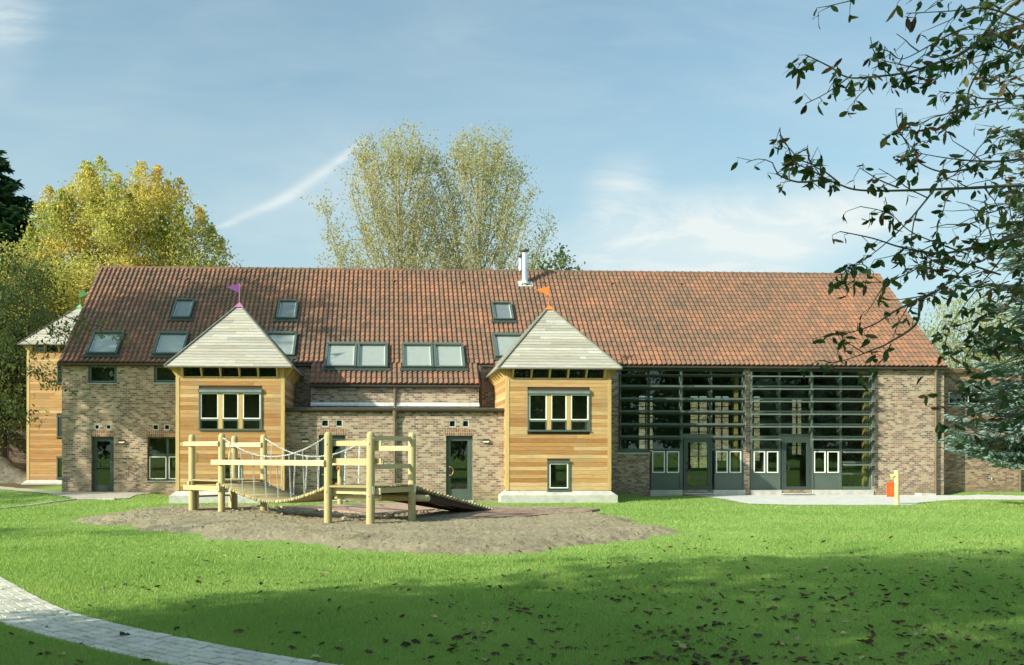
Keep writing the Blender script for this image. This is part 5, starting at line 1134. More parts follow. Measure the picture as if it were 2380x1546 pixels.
q.build('panel', M_ORANGE, T)
for k in range(4): q = MB(); xx = x0 + (x1 - x0) * (0.38 + 0.19 * k); zz = z0 + .05; q.box(xx - .009, xx + .009, 28.057, 28.0595, zz - .008, zz + .008); q.build('panel_slot', M_BLACK, T)
q = MB(); a = at(2077, 1107, 28.05)
for k, (du, dv) in enumerate([(-8.5, -5), (-8, 0), (-6, 4)]): e = at(2077 + du, 1107 + dv, 28.05); q.new().tube([a, a.lerp(e, .6) + Vector((0, 0, .01)), e], [.03, .024, .012], 8)
q.tube([at(2077, 1105, 28.05), at(2079, 1105, 28.0)], 0.03, 8); q.build('rope_knot', M_YEL2, T)
T, p, r_ = play_post(790.3, 28.0, 1091.5, 11.9, 'short round play post with a hanging orange-brown handle, seen behind the climbing frame', False)
q = MB(); q.new().tube([at(786, 1086, 27.9), at(790, 1085, 27.88), at(790.5, 1092, 27.88), at(790, 1107, 27.9)], [.05, .035, .03, .02], 8); q.tube([at(785, 1084, 27.9), at(783, 1088, 27.9), at(786, 1092, 27.9)], 0.018, 6); q.build('handle', simple('rust_orange_handle', (0.42, 0.14, 0.06), 0.6), T)
q = MB(); q.box(p.x - 0.155, p.x + 0.155, 28.02, 28.04, 0.10, 0.53); q.build('panel', M_ORANGE, T)
x0, x1, z0, z1 = rect(2137, 2170, 1147.5, 1153, 32.6); b = MB(); b.box(x0, x1, 32.45, 32.9, -0.3, z1 + .01); o = b.build('concrete_step', M_CONC, None, ((x0 + x1) / 2, 32.6, -0.15)); tag(o, 'small pale concrete block at the foot of the brick wall near the downpipe', 'concrete block')

# ------------------------------------------------------------------ things beyond the barn's left end
gw = thing('garden_wall', 'old dark brick garden wall with a tiled coping behind the tall timber tower', 'wall', (-24, 47, 0.9))
b = MB(); zc = at(30, 987, 47).z; b.box(-48, -12, 47, 47.35, 0.2, zc); b.build('wall', brick_mat('old_dark_brick', [(p, (q[0] * .5, q[1] * .48, q[2] * .48)) for p, q in BS], (0.16, 0.14, 0.11, 1)), gw)
b = MB()
for k in range(int(36 / 0.26)):
    xa = -48 + k * 0.26; b.new().tube([(xa + .13, 46.85, zc + .0), (xa + .13, 47.2, zc + .13)], [0.14, 0.12], 8)
b.build('coping', M_TILE, gw)
p = at(16.5, 1050, 45.2); b = MB(); b.new().box(p.x - .07, p.x + .07, 45.13, 45.27, 0.3, at(16.5, 1001, 45.2).z); o = b.build('marker_post', M_ZINC, None, (p.x, 45.2, .9)); tag(o, 'pale grey square post standing against the old garden wall', 'post')
hx_ = at(0, 1060, 43.6).x; xs_ = np.arange(-5.5, 5.5, .12); ys_ = np.arange(-2.2, 2.2, .12); Xh, Yh = np.meshgrid(xs_, ys_, indexing='ij')
Hh = 0.95 * np.exp(-(Xh / 2.9) ** 2 - (Yh / 1.1) ** 2) + .12 * (vnoise(Xh, Yh, 21, 2.2) - .5) + .08 * (vnoise(Xh, Yh, 22, 6) - .5) - .06
o = grid_mesh(Xh + hx_ - 1.0, Yh + 43.6, gz_(Xh + hx_ - 1.0, Yh + 43.6) + Hh, None, 'soil_heap', simple('grey_heap_soil', (0.17, 0.16, 0.13), .95, 0, .25, 5, .8, 25)); tag(o, 'low heap of grey soil in the shade below the garden wall', 'soil heap')

# ------------------------------------------------------------------ trees
def leaves(C_, size, asp, droop=0.0, rnd=None, mat_=None, parent=None, name='crown'):
    N = len(C_); d_ = rng.normal(size=(N, 3)); d_[:, 2] -= droop * 2; d_ /= np.linalg.norm(d_, axis=1)[:, None] + 1e-9
    e = rng.normal(size=(N, 3)); e -= d_ * (e * d_).sum(1)[:, None]; e /= np.linalg.norm(e, axis=1)[:, None] + 1e-9
    nn = np.cross(d_, e); s_ = size if hasattr(size, '__len__') else np.full(N, size); s_ = s_ * rng.uniform(.7, 1.3, N)
    L_ = d_ * s_[:, None] * .5; W = e * (s_ * asp)[:, None] * .5; cur = nn * (s_ * .12)[:, None]
    V = np.stack([C_ - L_ - cur, C_ + W, C_ + L_ - cur, C_ - W], 1).reshape(-1, 3)
    return np_mesh(name, V, np.arange(4 * N).reshape(N, 4), mat_, parent, rnd)
def limb(q, a, b_, r0, r1, sag=0.0, n=7, k=6, wob=0.06):
    a, b_ = Vector(a), Vector(b_); L_ = (b_ - a).length; pts = []
    for i in range(k + 1):
        t_ = i / k; p = a.lerp(b_, t_); p.z += sag * L_ * math.sin(math.pi * t_) * 0.5
        if 0 < i < k: p += Vector((random.gauss(0, 1), random.gauss(0, 1), random.gauss(0, .6))) * (wob * L_ / k)
        pts.append(p)
    q.tube(pts, [r0 + (r1 - r0) * i / k for i in range(k + 1)], n, False); return pts
def broad_tree(name, label, base, H, rx, ry, z0, zc, rz, ncl, per, clr, lsize, mleaf, mbark, trunk_r, group=None, nmain=7, fork=0.3, upr=1.0, top_spike=0.0, thin=1.0, asp=0.55, droop=.15, seed=1, low_thin=0.0, limbs_r=0.3):
    random.seed(seed); bx, by, bz = base; T = thing(name, label, 'tree', base, group); q = MB()
    C = []
    while len(C) < ncl:
        a = random.uniform(0, 2 * math.pi); ct = random.uniform(-1, 1); st = math.sqrt(1 - ct * ct); rr = random.random() ** 0.42
        p = Vector((bx + rx * rr * st * math.cos(a), by + ry * rr * st * math.sin(a), bz + zc + rz * rr * ct))
        if p.z < bz + z0: continue
        if low_thin and p.z < bz + zc * 1.05 and random.random() < (low_thin if abs(p.x - bx) > rx * .45 else min(.97, low_thin * 3.2)): continue
        C.append(p)
    fk = Vector((bx, by, bz + H * fork)); tr_ = [Vector((bx, by, bz - .3)), Vector((bx + .05, by, bz + H * fork * .5)), fk]
    q.tube(tr_, [trunk_r * 1.25, trunk_r, trunk_r * .85], 10, False); mains = []
    for i in range(nmain):
        a = 2 * math.pi * (i + random.random() * .6) / nmain; rr = random.uniform(.35, .7) if i else .08
        e = Vector((bx + rx * rr * math.cos(a), by + ry * rr * math.sin(a), bz + zc + rz * random.uniform(.35, .8) * upr)); mains.append(limb(q, fk - Vector((0, 0, random.uniform(0, H * .08))), e, trunk_r * random.uniform(.42, .6), trunk_r * .1, -.12, 7, 8, .10))
    al = [(p, trunk_r * limbs_r * (1 - i / 12)) for m_ in mains for i, p in enumerate(m_) if i > 0] + [(fk, trunk_r * .4)]
    for c_ in C:
        best = min(al, key=lambda pr: (pr[0] - c_).length + (0.0 if pr[0].z < c_.z else (pr[0].z - c_.z) * 1.5)); limb(q, best[0], c_, max(.015, min(best[1], .06)), .012, .05, 4, 4, .10)
    q.build('trunk', mbark, T)
    Cn = np.array([tuple(c_) for c_ in C]); idx = np.repeat(np.arange(ncl), per); n = len(idx); sz = rng.uniform(.65, 1.3, ncl)[idx] * clr
    off = rng.normal(size=(n, 3)) * sz[:, None] * np.array([.55, .55, .6])
    if top_spike: hi = Cn[idx][:, 2] > bz + zc + rz * .35; tz = rng.random(n); off[hi, 2] = tz[hi] * sz[hi] * top_spike; off[hi, :2] *= (1.0 - tz[hi])[:, None] * .9 + .12
    P = Cn[idx] + off; crn = np.clip(.5 + .42 * (rng.random(ncl)[idx] - .5) * 2 + rng.normal(0, .16, n), 0, 1); keep = P[:, 2] > bz + z0 * .6
    leaves(P[keep], lsize, asp, droop, crn[keep], mleaf, T); return T
def atg(u, Y, z=None): p = at(u, 1000, Y); return (p.x, Y, float(gz_(p.x, Y)) if z is None else z)
yb = atg(280, 50)
broad_tree('maple_tree', 'broad yellow-green autumn tree rising behind the barn roof', yb, 16.5, 6.4, 5.0, 3.0, 9.0, 7.2, 240, 420, 1.12, .19, M_YLEAF, M_BARK, .30, None, 9, .28, 1.0, 1.7, seed=4, low_thin=.25)
def poplar(u, Yp, ztop, wl_, wr_, seed, label):
    random.seed(seed); base = atg(u, Yp); bx, by, bz = base; T = thing('poplar_tree', label, 'tree', base, 'poplars behind the barn'); q = MB(); H = ztop - bz; tips = []
    q.tube([(bx, by, bz - .3), (bx, by, bz + H * .35), (bx + .15, by, bz + H * .65), (bx - .1, by, bz + H * .97)], [.42, .30, .16, .03], 10, False)
    nb = 96
    for i in range(nb):
        a = i * 2.4 + random.uniform(-.4, .4); ft = .34 + .63 * (i / nb) ** .85
        W = (wl_ if math.cos(a) < 0 else wr_) * (1 - ((ft - .3) / .74) ** 4.2) * random.uniform(.58, 1.10) + .25; h = max(.12 * H, ft * H - W * random.uniform(1.2, 1.8) - .06 * H); f_ = h / H
        A = Vector((bx, by, bz + h)); ex = Vector((bx + W * math.cos(a), by + W * .8 * math.sin(a), bz + ft * H)); mid = A.lerp(ex, .5) + Vector((math.cos(a) * W * .14, math.sin(a) * W * .1, -.3))
        pts = [A, A.lerp(mid, .55) + Vector((0, 0, -.1)), mid, mid.lerp(ex, .5) + Vector((0, 0, .1)), ex]; q.tube(pts, [.13 * (1.1 - f_), .09 * (1.1 - f_) + .01, .055, .035, .012], 5, False)
        L_ = sum((y - x).length for x, y in zip(pts[:-1], pts[1:]))
        for k in range(int(L_ * 5.0)):
            t_ = 0.16 + .84 * random.random() ** .8; j = min(int(t_ * 4), 3); p = pts[j].lerp(pts[j + 1], t_ * 4 - j); e = p + Vector((random.gauss(0, .6), random.gauss(0, .6), random.uniform(.1, 1.5))) * (1.2 - .5 * f_)
            if random.random() < .6: q.tube([p, p.lerp(e, .5) + Vector((0, 0, .05)), e], [.016, .012, .007], 3, False)
            tips += [e, p.lerp(e, .5)]
    for k in range(90): tips.append(Vector((bx + random.gauss(0, .7), by + random.gauss(0, .7), bz + H * random.uniform(.82, 1.0))))
    q.build('trunk', M_POPBARK, T); C = np.array([tuple(p) for p in tips]); hgt = (C[:, 2] - bz) / H
    per = 11; idx = np.repeat(np.arange(len(C)), per); clmp = rng.random(len(C))[idx] ** .7; keep = rng.random(len(idx)) < (0.34 + .42 * (hgt[idx] > .86)) * (.3 + 1.0 * clmp); idx = idx[keep]; P = C[idx] + rng.normal(size=(len(idx), 3)) * np.array([.24, .24, .28])
    leaves(P, .165, .85, .1, np.clip(rng.random(len(C))[idx] * .5 + rng.random(len(idx)) * .5, 0, 1), M_POPL, T); return T
poplar(926, 70, 27.7, 6.6, 5.2, 5, 'tall pale poplar with thin leaves behind the roof, further from the steel flue')
poplar(1110, 70, 27.7, 5.4, 5.9, 9, 'tall pale poplar with thin leaves behind the roof, just beside the steel flue')
broad_tree('bushy_tree', 'small round tree top peeping over the ridge beside the steel flue', atg(1292, 60), 15.5, 2.3, 2.3, 4, 11, 4.4, 60, 130, .75, .28, M_ASH, M_BARK, .2, None, 5, .4, seed=12)
def conifer(name, label, base, H, r0, mleaf, needle, levels, nbr, dens, z_start=.5, pw=1.0, seed=3, qn=3):
    random.seed(seed); bx, by, bz = base; T = thing(name, label, 'tree', base); q = MB(); q.tube([(bx, by, bz - .3), (bx, by, bz + H * .5), (bx, by, bz + H)], [H * .018, H * .011, .02], 10, False); C, D_, R = [], [], []
    for l_ in range(levels):
        f_ = l_ / levels; z = bz + z_start + (H - z_start) * f_; r_ = r0 * (1 - f_) ** pw + .12
        for k in range(max(4, int(nbr * (1 - f_ * .4)))):
            a = random.uniform(0, 2 * math.pi); L_ = r_ * random.uniform(.72, 1.12); dr = random.uniform(.05, .28); ro = Vector((math.cos(a), math.sin(a), 0)); si = Vector((-ro.y, ro.x, 0)); A = Vector((bx, by, z + random.uniform(-.1, .1))); brn = random.random()
            def bp(t_): return A + ro * (L_ * t_) + Vector((0, 0, -dr * L_ * t_ * (1.5 - t_) + .10 * L_ * t_ ** 3))
            q.tube([bp(0), bp(.5), bp(1)], [.035 * (1 - f_) + .012, .018, .006], 4, False); n_ = max(3, int(L_ * dens))
            for i in range(n_):
                t_ = .18 + .82 * (i + random.random()) / n_; p = bp(t_); sl = L_ * .34 * (1.12 - t_) + .08
                for s in (-1, 1):
                    tw = (si * s * random.uniform(.6, 1) + ro * random.uniform(.35, .8) + Vector((0, 0, random.uniform(-.30, .12)))).normalized()
                    m_ = max(1, int(sl / (needle * .62)))
                    for j in range(m_): C.append(tuple(p + tw * (sl * (j + .5) / m_))); D_.append(tuple(tw)); R.append(min(1, max(0, brn * .5 + random.random() * .35 + .15 * (j / m_) + .12 * t_)))
    q.build('trunk', M_BARKD, T); C = np.array(C); D_ = np.array(D_); N = len(C); Vs = []; 
    for m_ in range(qn):
        d_ = D_ + rng.normal(0, .22, (N, 3)); d_ /= np.linalg.norm(d_, axis=1)[:, None]; e = rng.normal(size=(N, 3)); e -= d_ * (e * d_).sum(1)[:, None]; e /= np.linalg.norm(e, axis=1)[:, None]
        s_ = needle * rng.uniform(.7, 1.2, N); c_ = C + rng.normal(0, needle * .10, (N, 3)); L_ = d_ * s_[:, None] * .6; W = e * (s_ * .15)[:, None]
        Vs.append(np.stack([c_ - L_, c_ + W, c_ + L_, c_ - W], 1).reshape(-1, 3))
    V = np.concatenate(Vs); np_mesh('crown', V, np.arange(len(V)).reshape(-1, 4), mleaf, T, np.tile(np.array(R), qn)); return T
conifer('blue_spruce', 'blue-grey spruce standing in front of the dark annex', atg(2485, 25.0), 15.5, 3.0, M_SPRUCE, .155, 46, 9, 10, 1.75, .62, 3, 4)
conifer('dark_conifer', 'tall dark green conifer at the edge of the garden beside the yellow tree', atg(-22, 54), 19.2, 9.0, M_DARKG, .55, 44, 14, 5.0, 1.0, .8, 8, 3)
broad_tree('ash_tree', 'dull green feathery tree leaning beside the tall timber tower', atg(3, 44), 11.5, 3.5, 2.6, 1.8, 5.9, 4.6, 105, 230, .85, .21, M_ASH, M_BARKD, .24, None, 6, .25, seed=6, asp=.35, droop=.5)
broad_tree('holly_tree', 'dark evergreen tree behind the old garden wall', atg(45, 51), 9, 3.6, 2.4, 1.5, 5.0, 4.0, 70, 170, .9, .26, M_DARKG, M_BARKD, .2, None, 5, .2, seed=7)
broad_tree('willow_tree', 'pale loose willow-like tree beyond the annex roof', atg(2250, 56), 13.5, 4.2, 3.5, 2, 7.0, 4.9, 80, 170, 1.0, .24, M_WILLOW, M_BARK, .22, None, 7, .25, seed=8, droop=1.0, asp=.3)
broad_tree('hedge_tree', 'pale loose tree behind the spruce', atg(2450, 60), 13, 5, 3.5, 2, 7, 5, 60, 150, 1.1, .26, M_WILLOW, M_BARK, .22, None, 6, .25, seed=18, droop=.6, asp=.4)
# trees outside the picture that shade the wall and lawn
broad_tree('lime_tree', 'tall green tree left of the barn whose shade falls on its brick end', (-24.6, 25.2, -0.2), 22, 4.3, 3.2, 3.0, 13.0, 8.6, 100, 125, .95, .27, M_SHADEL, M_BARK, .25, None, 7, .3, seed=21, low_thin=.62)
broad_tree('chestnut_tree', 'large green tree behind the viewpoint shading the near lawn', (-13.2, -2.0, -0.2), 17, 5.5, 5.3, 2.0, 8.2, 7.4, 140, 118, 1.3, .40, M_SHADEL, M_BARK, .4, None, 8, .25, seed=22)
broad_tree('hazel_tree', 'low spreading green tree beside the path, just left of the viewpoint', (-9.3, 3.0, -0.2), 6.5, 2.6, 2.6, 1.4, 4.2, 2.6, 50, 130, .95, .28, M_SHADEL, M_BARK, .14, None, 6, .25, seed=25)
broad_tree('birch_tree', 'slender tree left of the lawn casting thin streaks of shade', (-26.5, 7.5, -0.2), 14, 2.2, 1.8, 6.5, 10.2, 2.8, 20, 80, .65, .28, M_SHADEL, M_BARK, .14, None, 5, .4, seed=23)
bt = broad_tree('beech_tree', 'green tree across the lawn behind the viewpoint, mirrored in the glazing', (6, -30, -0.2), 14, 5.2, 4.0, 1.5, 7.4, 6.4, 60, 110, 1.5, .6, M_SHADEL, M_BARK, .3, 'trees mirrored in the glass', 6, .25, seed=24)
for k, (x, y, s_) in enumerate([(-34, -30, 1.1), (-25, -34, .9), (-8, -36, 1.0), (16, -27, .9), (24, -32, 1.15), (33, -28, .95), (42, -31, 1.1), (52, -28, 1.0), (61, -33, 1.2), (-16, -40, 1.2), (70, -28, 1.0)]):
    r_ = bt.copy(); COL.objects.link(r_); r_.location = (x, y, -.2); r_.scale = (s_, s_, s_); r_.rotation_euler = (0, 0, k * 1.7)
    for ch in bt.children: c_ = ch.copy(); COL.objects.link(c_); c_.parent = r_
# cherry tree just outside the picture whose twigs hang before the rear tower and barn corner
random.seed(5)
chb = atg(-260, 30.5); CH = thing('cherry_tree', 'slim tree at the picture edge whose leafy twigs hang before the tall timber tower', 'tree', chb); q = MB()
q.tube([(chb[0], chb[1], chb[2] - .3), (chb[0] + .1, chb[1], 2.5), (chb[0] + .5, chb[1], 5.0), (chb[0] + .8, chb[1], 7.5)], [.15, .12, .09, .03], 8); C = []
for pts in ([(-200, 700), (-60, 690), (60, 735), (130, 760), (185, 775)], [(-200, 760), (-60, 790), (40, 840), (110, 880), (140, 893)], [(-200, 720), (-40, 640), (40, 690), (120, 770), (160, 790)], [(-200, 800), (-80, 860), (0, 930), (55, 958), (72, 965)], [(-200, 720), (0, 700), (150, 735), (250, 765), (290, 780)], [(-200, 640), (-40, 560), (30, 600), (90, 690), (110, 740)], [(-200, 760), (-50, 740), (30, 770), (90, 815), (128, 850)]):
    P = [at(u, v, 30.5 + .3 * i) for i, (u, v) in enumerate(pts)]; q.tube([Vector((chb[0] + .4, chb[1], P[0].z - .2))] + P, [.035, .028, .02, .014, .009, .005], 5, False)
    for a_, b_ in zip(P[1:-1], P[2:]):
        for k in range(11):
            p = a_.lerp(b_, random.random()); e = p + Vector((random.gauss(0, .22), random.gauss(0, .22), random.gauss(-.06, .18))); q.tube([p, e], [.006, .003], 3, False)
            for j in range(7): C.append(tuple(e + Vector((random.gauss(0, .12), random.gauss(0, .12), random.gauss(-.04, .10)))))
q.build('trunk', M_BARKD, CH); leaves(np.array(C), .15, .45, .4, None, M_ASH, CH)
# ------------------------------------------------------------------ walnut overhead
random.seed(31)
TRK = gx_(3010, 8.7)
wal = thing('walnut_tree', 'near walnut tree whose dark leafy branches hang into the view over the roof end', 'tree', (TRK.x, TRK.y, -0.2))
q = MB(); q.tube([(TRK.x, TRK.y, -.5), (TRK.x, TRK.y, .3), (TRK.x - .1, TRK.y, 3.0), (TRK.x - .05, TRK.y + .1, 6.5), (TRK.x + .3, TRK.y, 9)], [.34, .27, .22, .15, .06], 14)
def wd(u, o=0.0): return 8.7 - 1.9 * (3010 - u) / 1300 + o
B = [([(2700, 470), (2520, 448), (2380, 434.8), (2236, 436), (2022.8, 442.7), (1949.5, 426.8), (1885.8, 395), (1854, 372.6), (1834.8, 337.6), (1819, 309), (1812, 298)], .024, .2, 0),
     ([(1950, 427), (1918, 401), (1892, 376), (1876, 347)], .009, .2, 1), ([(1898.5, 423.6), (1854, 423.6), (1809, 404.5), (1790, 382), (1764, 368), (1742, 372)], .010, .2, 1), ([(2083, 439.5), (2045, 417), (2000.5, 388.6)], .008, .2, 1),
     ([(2640, -160), (2480, -70), (2366.7, 0), (2319, 47.8), (2284, 86), (2236, 124), (2191.6, 143.3), (2140.6, 156), (2089.6, 175), (2029, 176.8), (1975, 175), (1933.6, 153), (1873, 127.4)], .026, -.5, 0),
     ([(1975, 178), (1917.7, 219.8), (1879.4, 235.7)], .007, -.5, 1), ([(2268, 54), (2220, 73), (2172, 98.7), (2102, 134), (2060, 122), (2044, 112)], .009, -.6, 1), ([(2140, 156), (2080, 150), (2050, 140)], .006, -.5, 1),
     ([(2700, 240), (2500, 222), (2380, 226), (2347.6, 226), (2325, 204), (2284, 172), (2252, 146.5), (2226.6, 127.4)], .020, .3, 0), ([(2347.6, 227.7), (2284, 227.7), (2236, 223), (2194.7, 218)], .010, .3, 1),
     ([(2347.6, 232.5), (2293.5, 245), (2220, 266), (2166, 272)], .009, .3, 1), ([(2319, 57), (2284, 140), (2261.6, 197.5), (2229.8, 264), (2178.8, 318.5)], .013, -.4, 1),
     ([(2720, 540), (2520, 530), (2380, 548.4), (2311.6, 562.7), (2240, 580.6), (2204, 584), (2132.5, 584), (2082, 573.5), (2025, 555.6), (1953.4, 537.7)], .026, .1, 0),
     ([(2760, 420), (2560, 490), (2347.4, 555.6), (2293.7, 602), (2257.9, 613), (2211, 652.3), (2168.3, 681), (2096.7, 695), (2060.8, 695)], .024, .5, 0),
     ([(2168, 681), (2139.6, 698.8), (2118, 756), (2071.6, 795.6), (2025, 813.5), (1971.3, 835), (1928.3, 844)], .014, .5, 1), ([(2139.6, 691.7), (2078.8, 724), (2025, 756), (1971.3, 774), (1910.4, 783)], .011, .4, 1), ([(2069.8, 799), (2061, 827.8), (2032, 856.5), (2000, 874)], .007, .5, 1),
     ([(2178, 440), (2120, 500), (2060, 560), (2000, 610), (1950, 640)], .010, .0, 1), ([(2300, 380), (2200, 400), (2130, 370), (2100, 330), (2070, 310)], .012, .2, 1), ([(2420, 360), (2320, 375), (2210, 372), (2130, 350)], .014, -.1, 0),
     ([(2560, 700), (2420, 720), (2330, 750), (2270, 800), (2230, 810)], .016, .2, 0), ([(2600, 900), (2440, 900), (2350, 930), (2290, 905), (2240, 880)], .012, .3, 0), ([(2550, 1010), (2440, 990), (2370, 1005), (2320, 1020), (2290, 1010)], .012, .4, 0),
     ([(2520, 110), (2400, 60), (2300, 20), (2200, 30), (2120, 20)], .014, -.9, 0), ([(2500, -60), (2350, -30), (2200, -20), (2050, -10), (1930, 5)], .016, -1.0, 0), ([(2480, 150), (2360, 120), (2270, 100)], .012, -.7, 0),
     ([(2320, 640), (2200, 600), (2100, 640), (2030, 660), (1960, 655)], .009, .0, 1), ([(2250, 590), (2130, 540), (2060, 500), (2000, 480)], .008, -.1, 1), ([(2330, 600), (2250, 700), (2200, 760), (2190, 830)], .008, .7, 1)]
LF = []
def wleaf(p, d_, s_, rn): LF.append((p, d_, s_, rn))
def leaf_spray(p, dirn, scale=1.0):
    pet = random.uniform(.04, .13); e = p + Vector((dirn.x * .8 + random.gauss(0, .4), dirn.y * .5 + random.gauss(0, .4), random.uniform(-.7, .4))).normalized() * pet; e2 = e + Vector((random.gauss(0, .3), random.gauss(0, .3), -1)).normalized() * pet * random.uniform(.3, .8)
    q.tube([p, e, e2], [.0032, .0024, .0016], 4, False); rn = random.random()
    for k in range(random.choice([1, 2, 2, 3, 4])):
        o_ = e.lerp(e2, random.random()); dd = Vector((random.gauss(0, .7), random.gauss(0, .7), random.uniform(-1.3, .15))).normalized(); wleaf(o_, dd, random.uniform(.055, .12) * scale, min(1, max(0, rn + random.gauss(0, .16))))
for pts, r0, do, kind in B:
    P = []
    for i, (u, v) in enumerate(pts): P.append(at(u, v, wd(u, do)) + Vector((0, random.gauss(0, .03), 0)))
    if kind == 0:
        zt_ = min(8.0, max(1.6, P[0].z - .45)); root = Vector((TRK.x - .05, TRK.y + .02, zt_)); md = root.lerp(P[0], .55) + Vector((0, 0, .12))
        q.tube([root, root.lerp(md, .5) + Vector((0, 0, .02)), md, md.lerp(P[0], .6), P[0]], [r0 * 1.9, r0 * 1.6, r0 * 1.35, r0 * 1.15, r0], 8, False)
    D_ = []
    for i in range(len(P) - 1):
        p0, p1, p2, p3 = P[max(i - 1, 0)], P[i], P[i + 1], P[min(i + 2, len(P) - 1)]
        n_ = max(2, int((p2 - p1).length / .05))
        for k in range(n_):
            s_ = k / n_; D_.append(0.5 * ((2 * p1) + (p2 - p0) * s_ + (2 * p0 - 5 * p1 + 4 * p2 - p3) * s_ ** 2 + (3 * p1 - p0 - 3 * p2 + p3) * s_ ** 3))
    D_.append(P[-1]); n_ = len(D_); q.tube(D_, [max(.0035, r0 * (1 - .85 * i / n_)) for i in range(n_)], 7, False)
    for i in range(2, n_):
        p = D_[i]; dr = (D_[i] - D_[i - 2]).normalized(); t_ = i / n_
        thick = 1.0 if kind else .7
        if random.random() < .31 * thick + (.4 if i > n_ - 10 else 0): leaf_spray(p, dr)
        if random.random() < .13:
            L_ = random.uniform(.15, .5) * (1.3 - .6 * t_); sd = (dr + Vector((random.gauss(0, .6), random.gauss(0, .6), random.gauss(.05, .65)))).normalized(); tw = [p]
            for k in range(5): sd = (sd + Vector((random.gauss(0, .22), random.gauss(0, .22), random.gauss(.02, .2)))).normalized(); tw.append(tw[-1] + sd * L_ / 5)
            q.tube(tw, [.006, .0055, .005, .0042, .0035, .003], 5, False)
            for k in range(1, 6):
                if random.random() < .55: leaf_spray(tw[k], sd)
# the dense mass towards the trunk
for k in range(270):
    u, v = 2200 + 330 * random.random() ** .6, random.uniform(-30, 1030); o_ = random.uniform(-1.2, 1.4)
    if u < 2290 and random.random() < .5: continue
    p = at(u, v, wd(u, o_)); sd = Vector((-1, random.gauss(0, .5), random.gauss(0, .5))).normalized(); tw = [p + Vector((.15, .02, .05)), p, p + sd * .15, p + sd * .28 + Vector((0, 0, -.03))]
    q.tube(tw, [.006, .005, .004, .003], 5, False)
    for t_ in tw[1:]:
        if random.random() < .62: leaf_spray(t_, sd)
q.build('trunk', M_TWIG, wal)
Vl, Fl, Rl = [], [], []
for p, d_, s_, rn in LF:
    d_ = Vector(d_); a = d_.cross(Vector((random.gauss(0, 1), random.gauss(0, 1), random.gauss(0, 1)))).normalized(); nn = d_.cross(a); w_ = s_ * random.uniform(.36, .50) * (.75 if rn > .68 else 1); cu = random.uniform(-.1, .35) * (1.8 if rn > .68 else 1); fo = random.uniform(.1, .45); b0 = len(Vl)
    def pt(x, y): return tuple(p + d_ * (s_ * x) + a * (w_ * y) + nn * (abs(y) * w_ * fo - cu * s_ * x * x * .8))
    Vl += [pt(0, 0), pt(.33, 0), pt(.7, 0), pt(1.0, 0), pt(.22, .40), pt(.58, .5), pt(.85, .27), pt(.22, -.40), pt(.58, -.5), pt(.85, -.27)]
    Fl += [(b0 + i, b0 + j, b0 + k) for i, j, k in [(0, 1, 4), (4, 1, 5), (1, 2, 5), (5, 2, 6), (2, 3, 6), (0, 7, 1), (7, 8, 1), (1, 8, 2), (8, 9, 2), (2, 9, 3)]]; Rl += [rn] * 10
np_mesh('crown', np.array(Vl), np.array(Fl), M_WALNUT, wal, np.array(Rl), True)

# ------------------------------------------------------------------ grass
def clear_of(x, y):
    k = ~in_poly(x, y, PATHPOLY) & ~in_poly(x, y, TERR) & ~in_poly(x, y, GRAV)
    k &= ~((y > 29.3) & (x > -7.4) & (x < 7.85)) & ~((y > 33.05) & (x > XL)) & ~((y > 37) & (x < -12))
    return k
NB = 950000
Yg_ = (rng.random(NB) * (34.0 ** -.75 - 5.2 ** -.75) + 5.2 ** -.75) ** (-1 / .75)
Xg_ = rng.uniform(-.60, .90, NB) * Yg_ + Yg_ * .041 + rng.normal(0, .3, NB)
k = clear_of(Xg_, Yg_); _, sdv = soil_h(Xg_, Yg_); k &= (sdv < 0.03 + .6 * rng.random(NB) ** 4) ; Xg_, Yg_, sdv = Xg_[k], Yg_[k], sdv[k]; n = len(Xg_)
hg = rng.uniform(.022, .058, n) * (.6 + .8 * vnoise(Xg_, Yg_, 31, .9)); hg *= np.where(sdv > -.5, .6, 1); wg = .0018 + .00040 * Yg_; a = rng.uniform(0, 2 * np.pi, n); lean = rng.normal(0, .42, (n, 2)) * hg[:, None]
z = gz_(Xg_, Yg_) - .004; bx_, by_ = np.cos(a) * wg, np.sin(a) * wg
V = np.stack([np.stack([Xg_ - bx_, Yg_ - by_, z], 1), np.stack([Xg_ + bx_, Yg_ + by_, z], 1), np.stack([Xg_ + lean[:, 0], Yg_ + lean[:, 1], z + hg], 1)], 1).reshape(-1, 3)
rg = np.clip(rng.normal(.42, .2, n) + .25 * np.clip(1 + sdv / .8, 0, 1), 0, 1)
o = np_mesh('grass', V, np.arange(3 * n).reshape(n, 3), M_GRASS, None, rg); tag(o, 'short green lawn grass around the bare soil patch', 'grass', None, 'stuff')
# a few blades in the joints of the path
n = 900; s_ = rng.uniform(0, cum[-1], n); rr = rng.integers(0, NR + 1, n); P = np.array([tuple(path_pt(float(a_), PW * r_ / NR - .003 + rng.normal(0, .006))) for a_, r_ in zip(s_, rr)]); P = P[P[:, 1] > 4.5]; n = len(P) * 4; P = np.repeat(P, 4, 0) + rng.normal(0, .012, (n, 2))
z = gz_(P[:, 0], P[:, 1]) + .018; a = rng.uniform(0, 6.3, n); hg = rng.uniform(.01, .035, n); le = rng.normal(0, .5, (n, 2)) * hg[:, None]
V = np.stack([np.stack([P[:, 0] - np.cos(a) * .003, P[:, 1] - np.sin(a) * .003, z], 1), np.stack([P[:, 0] + np.cos(a) * .003, P[:, 1] + np.sin(a) * .003, z], 1), np.stack([P[:, 0] + le[:, 0], P[:, 1] + le[:, 1], z + hg], 1)], 1).reshape(-1, 3)
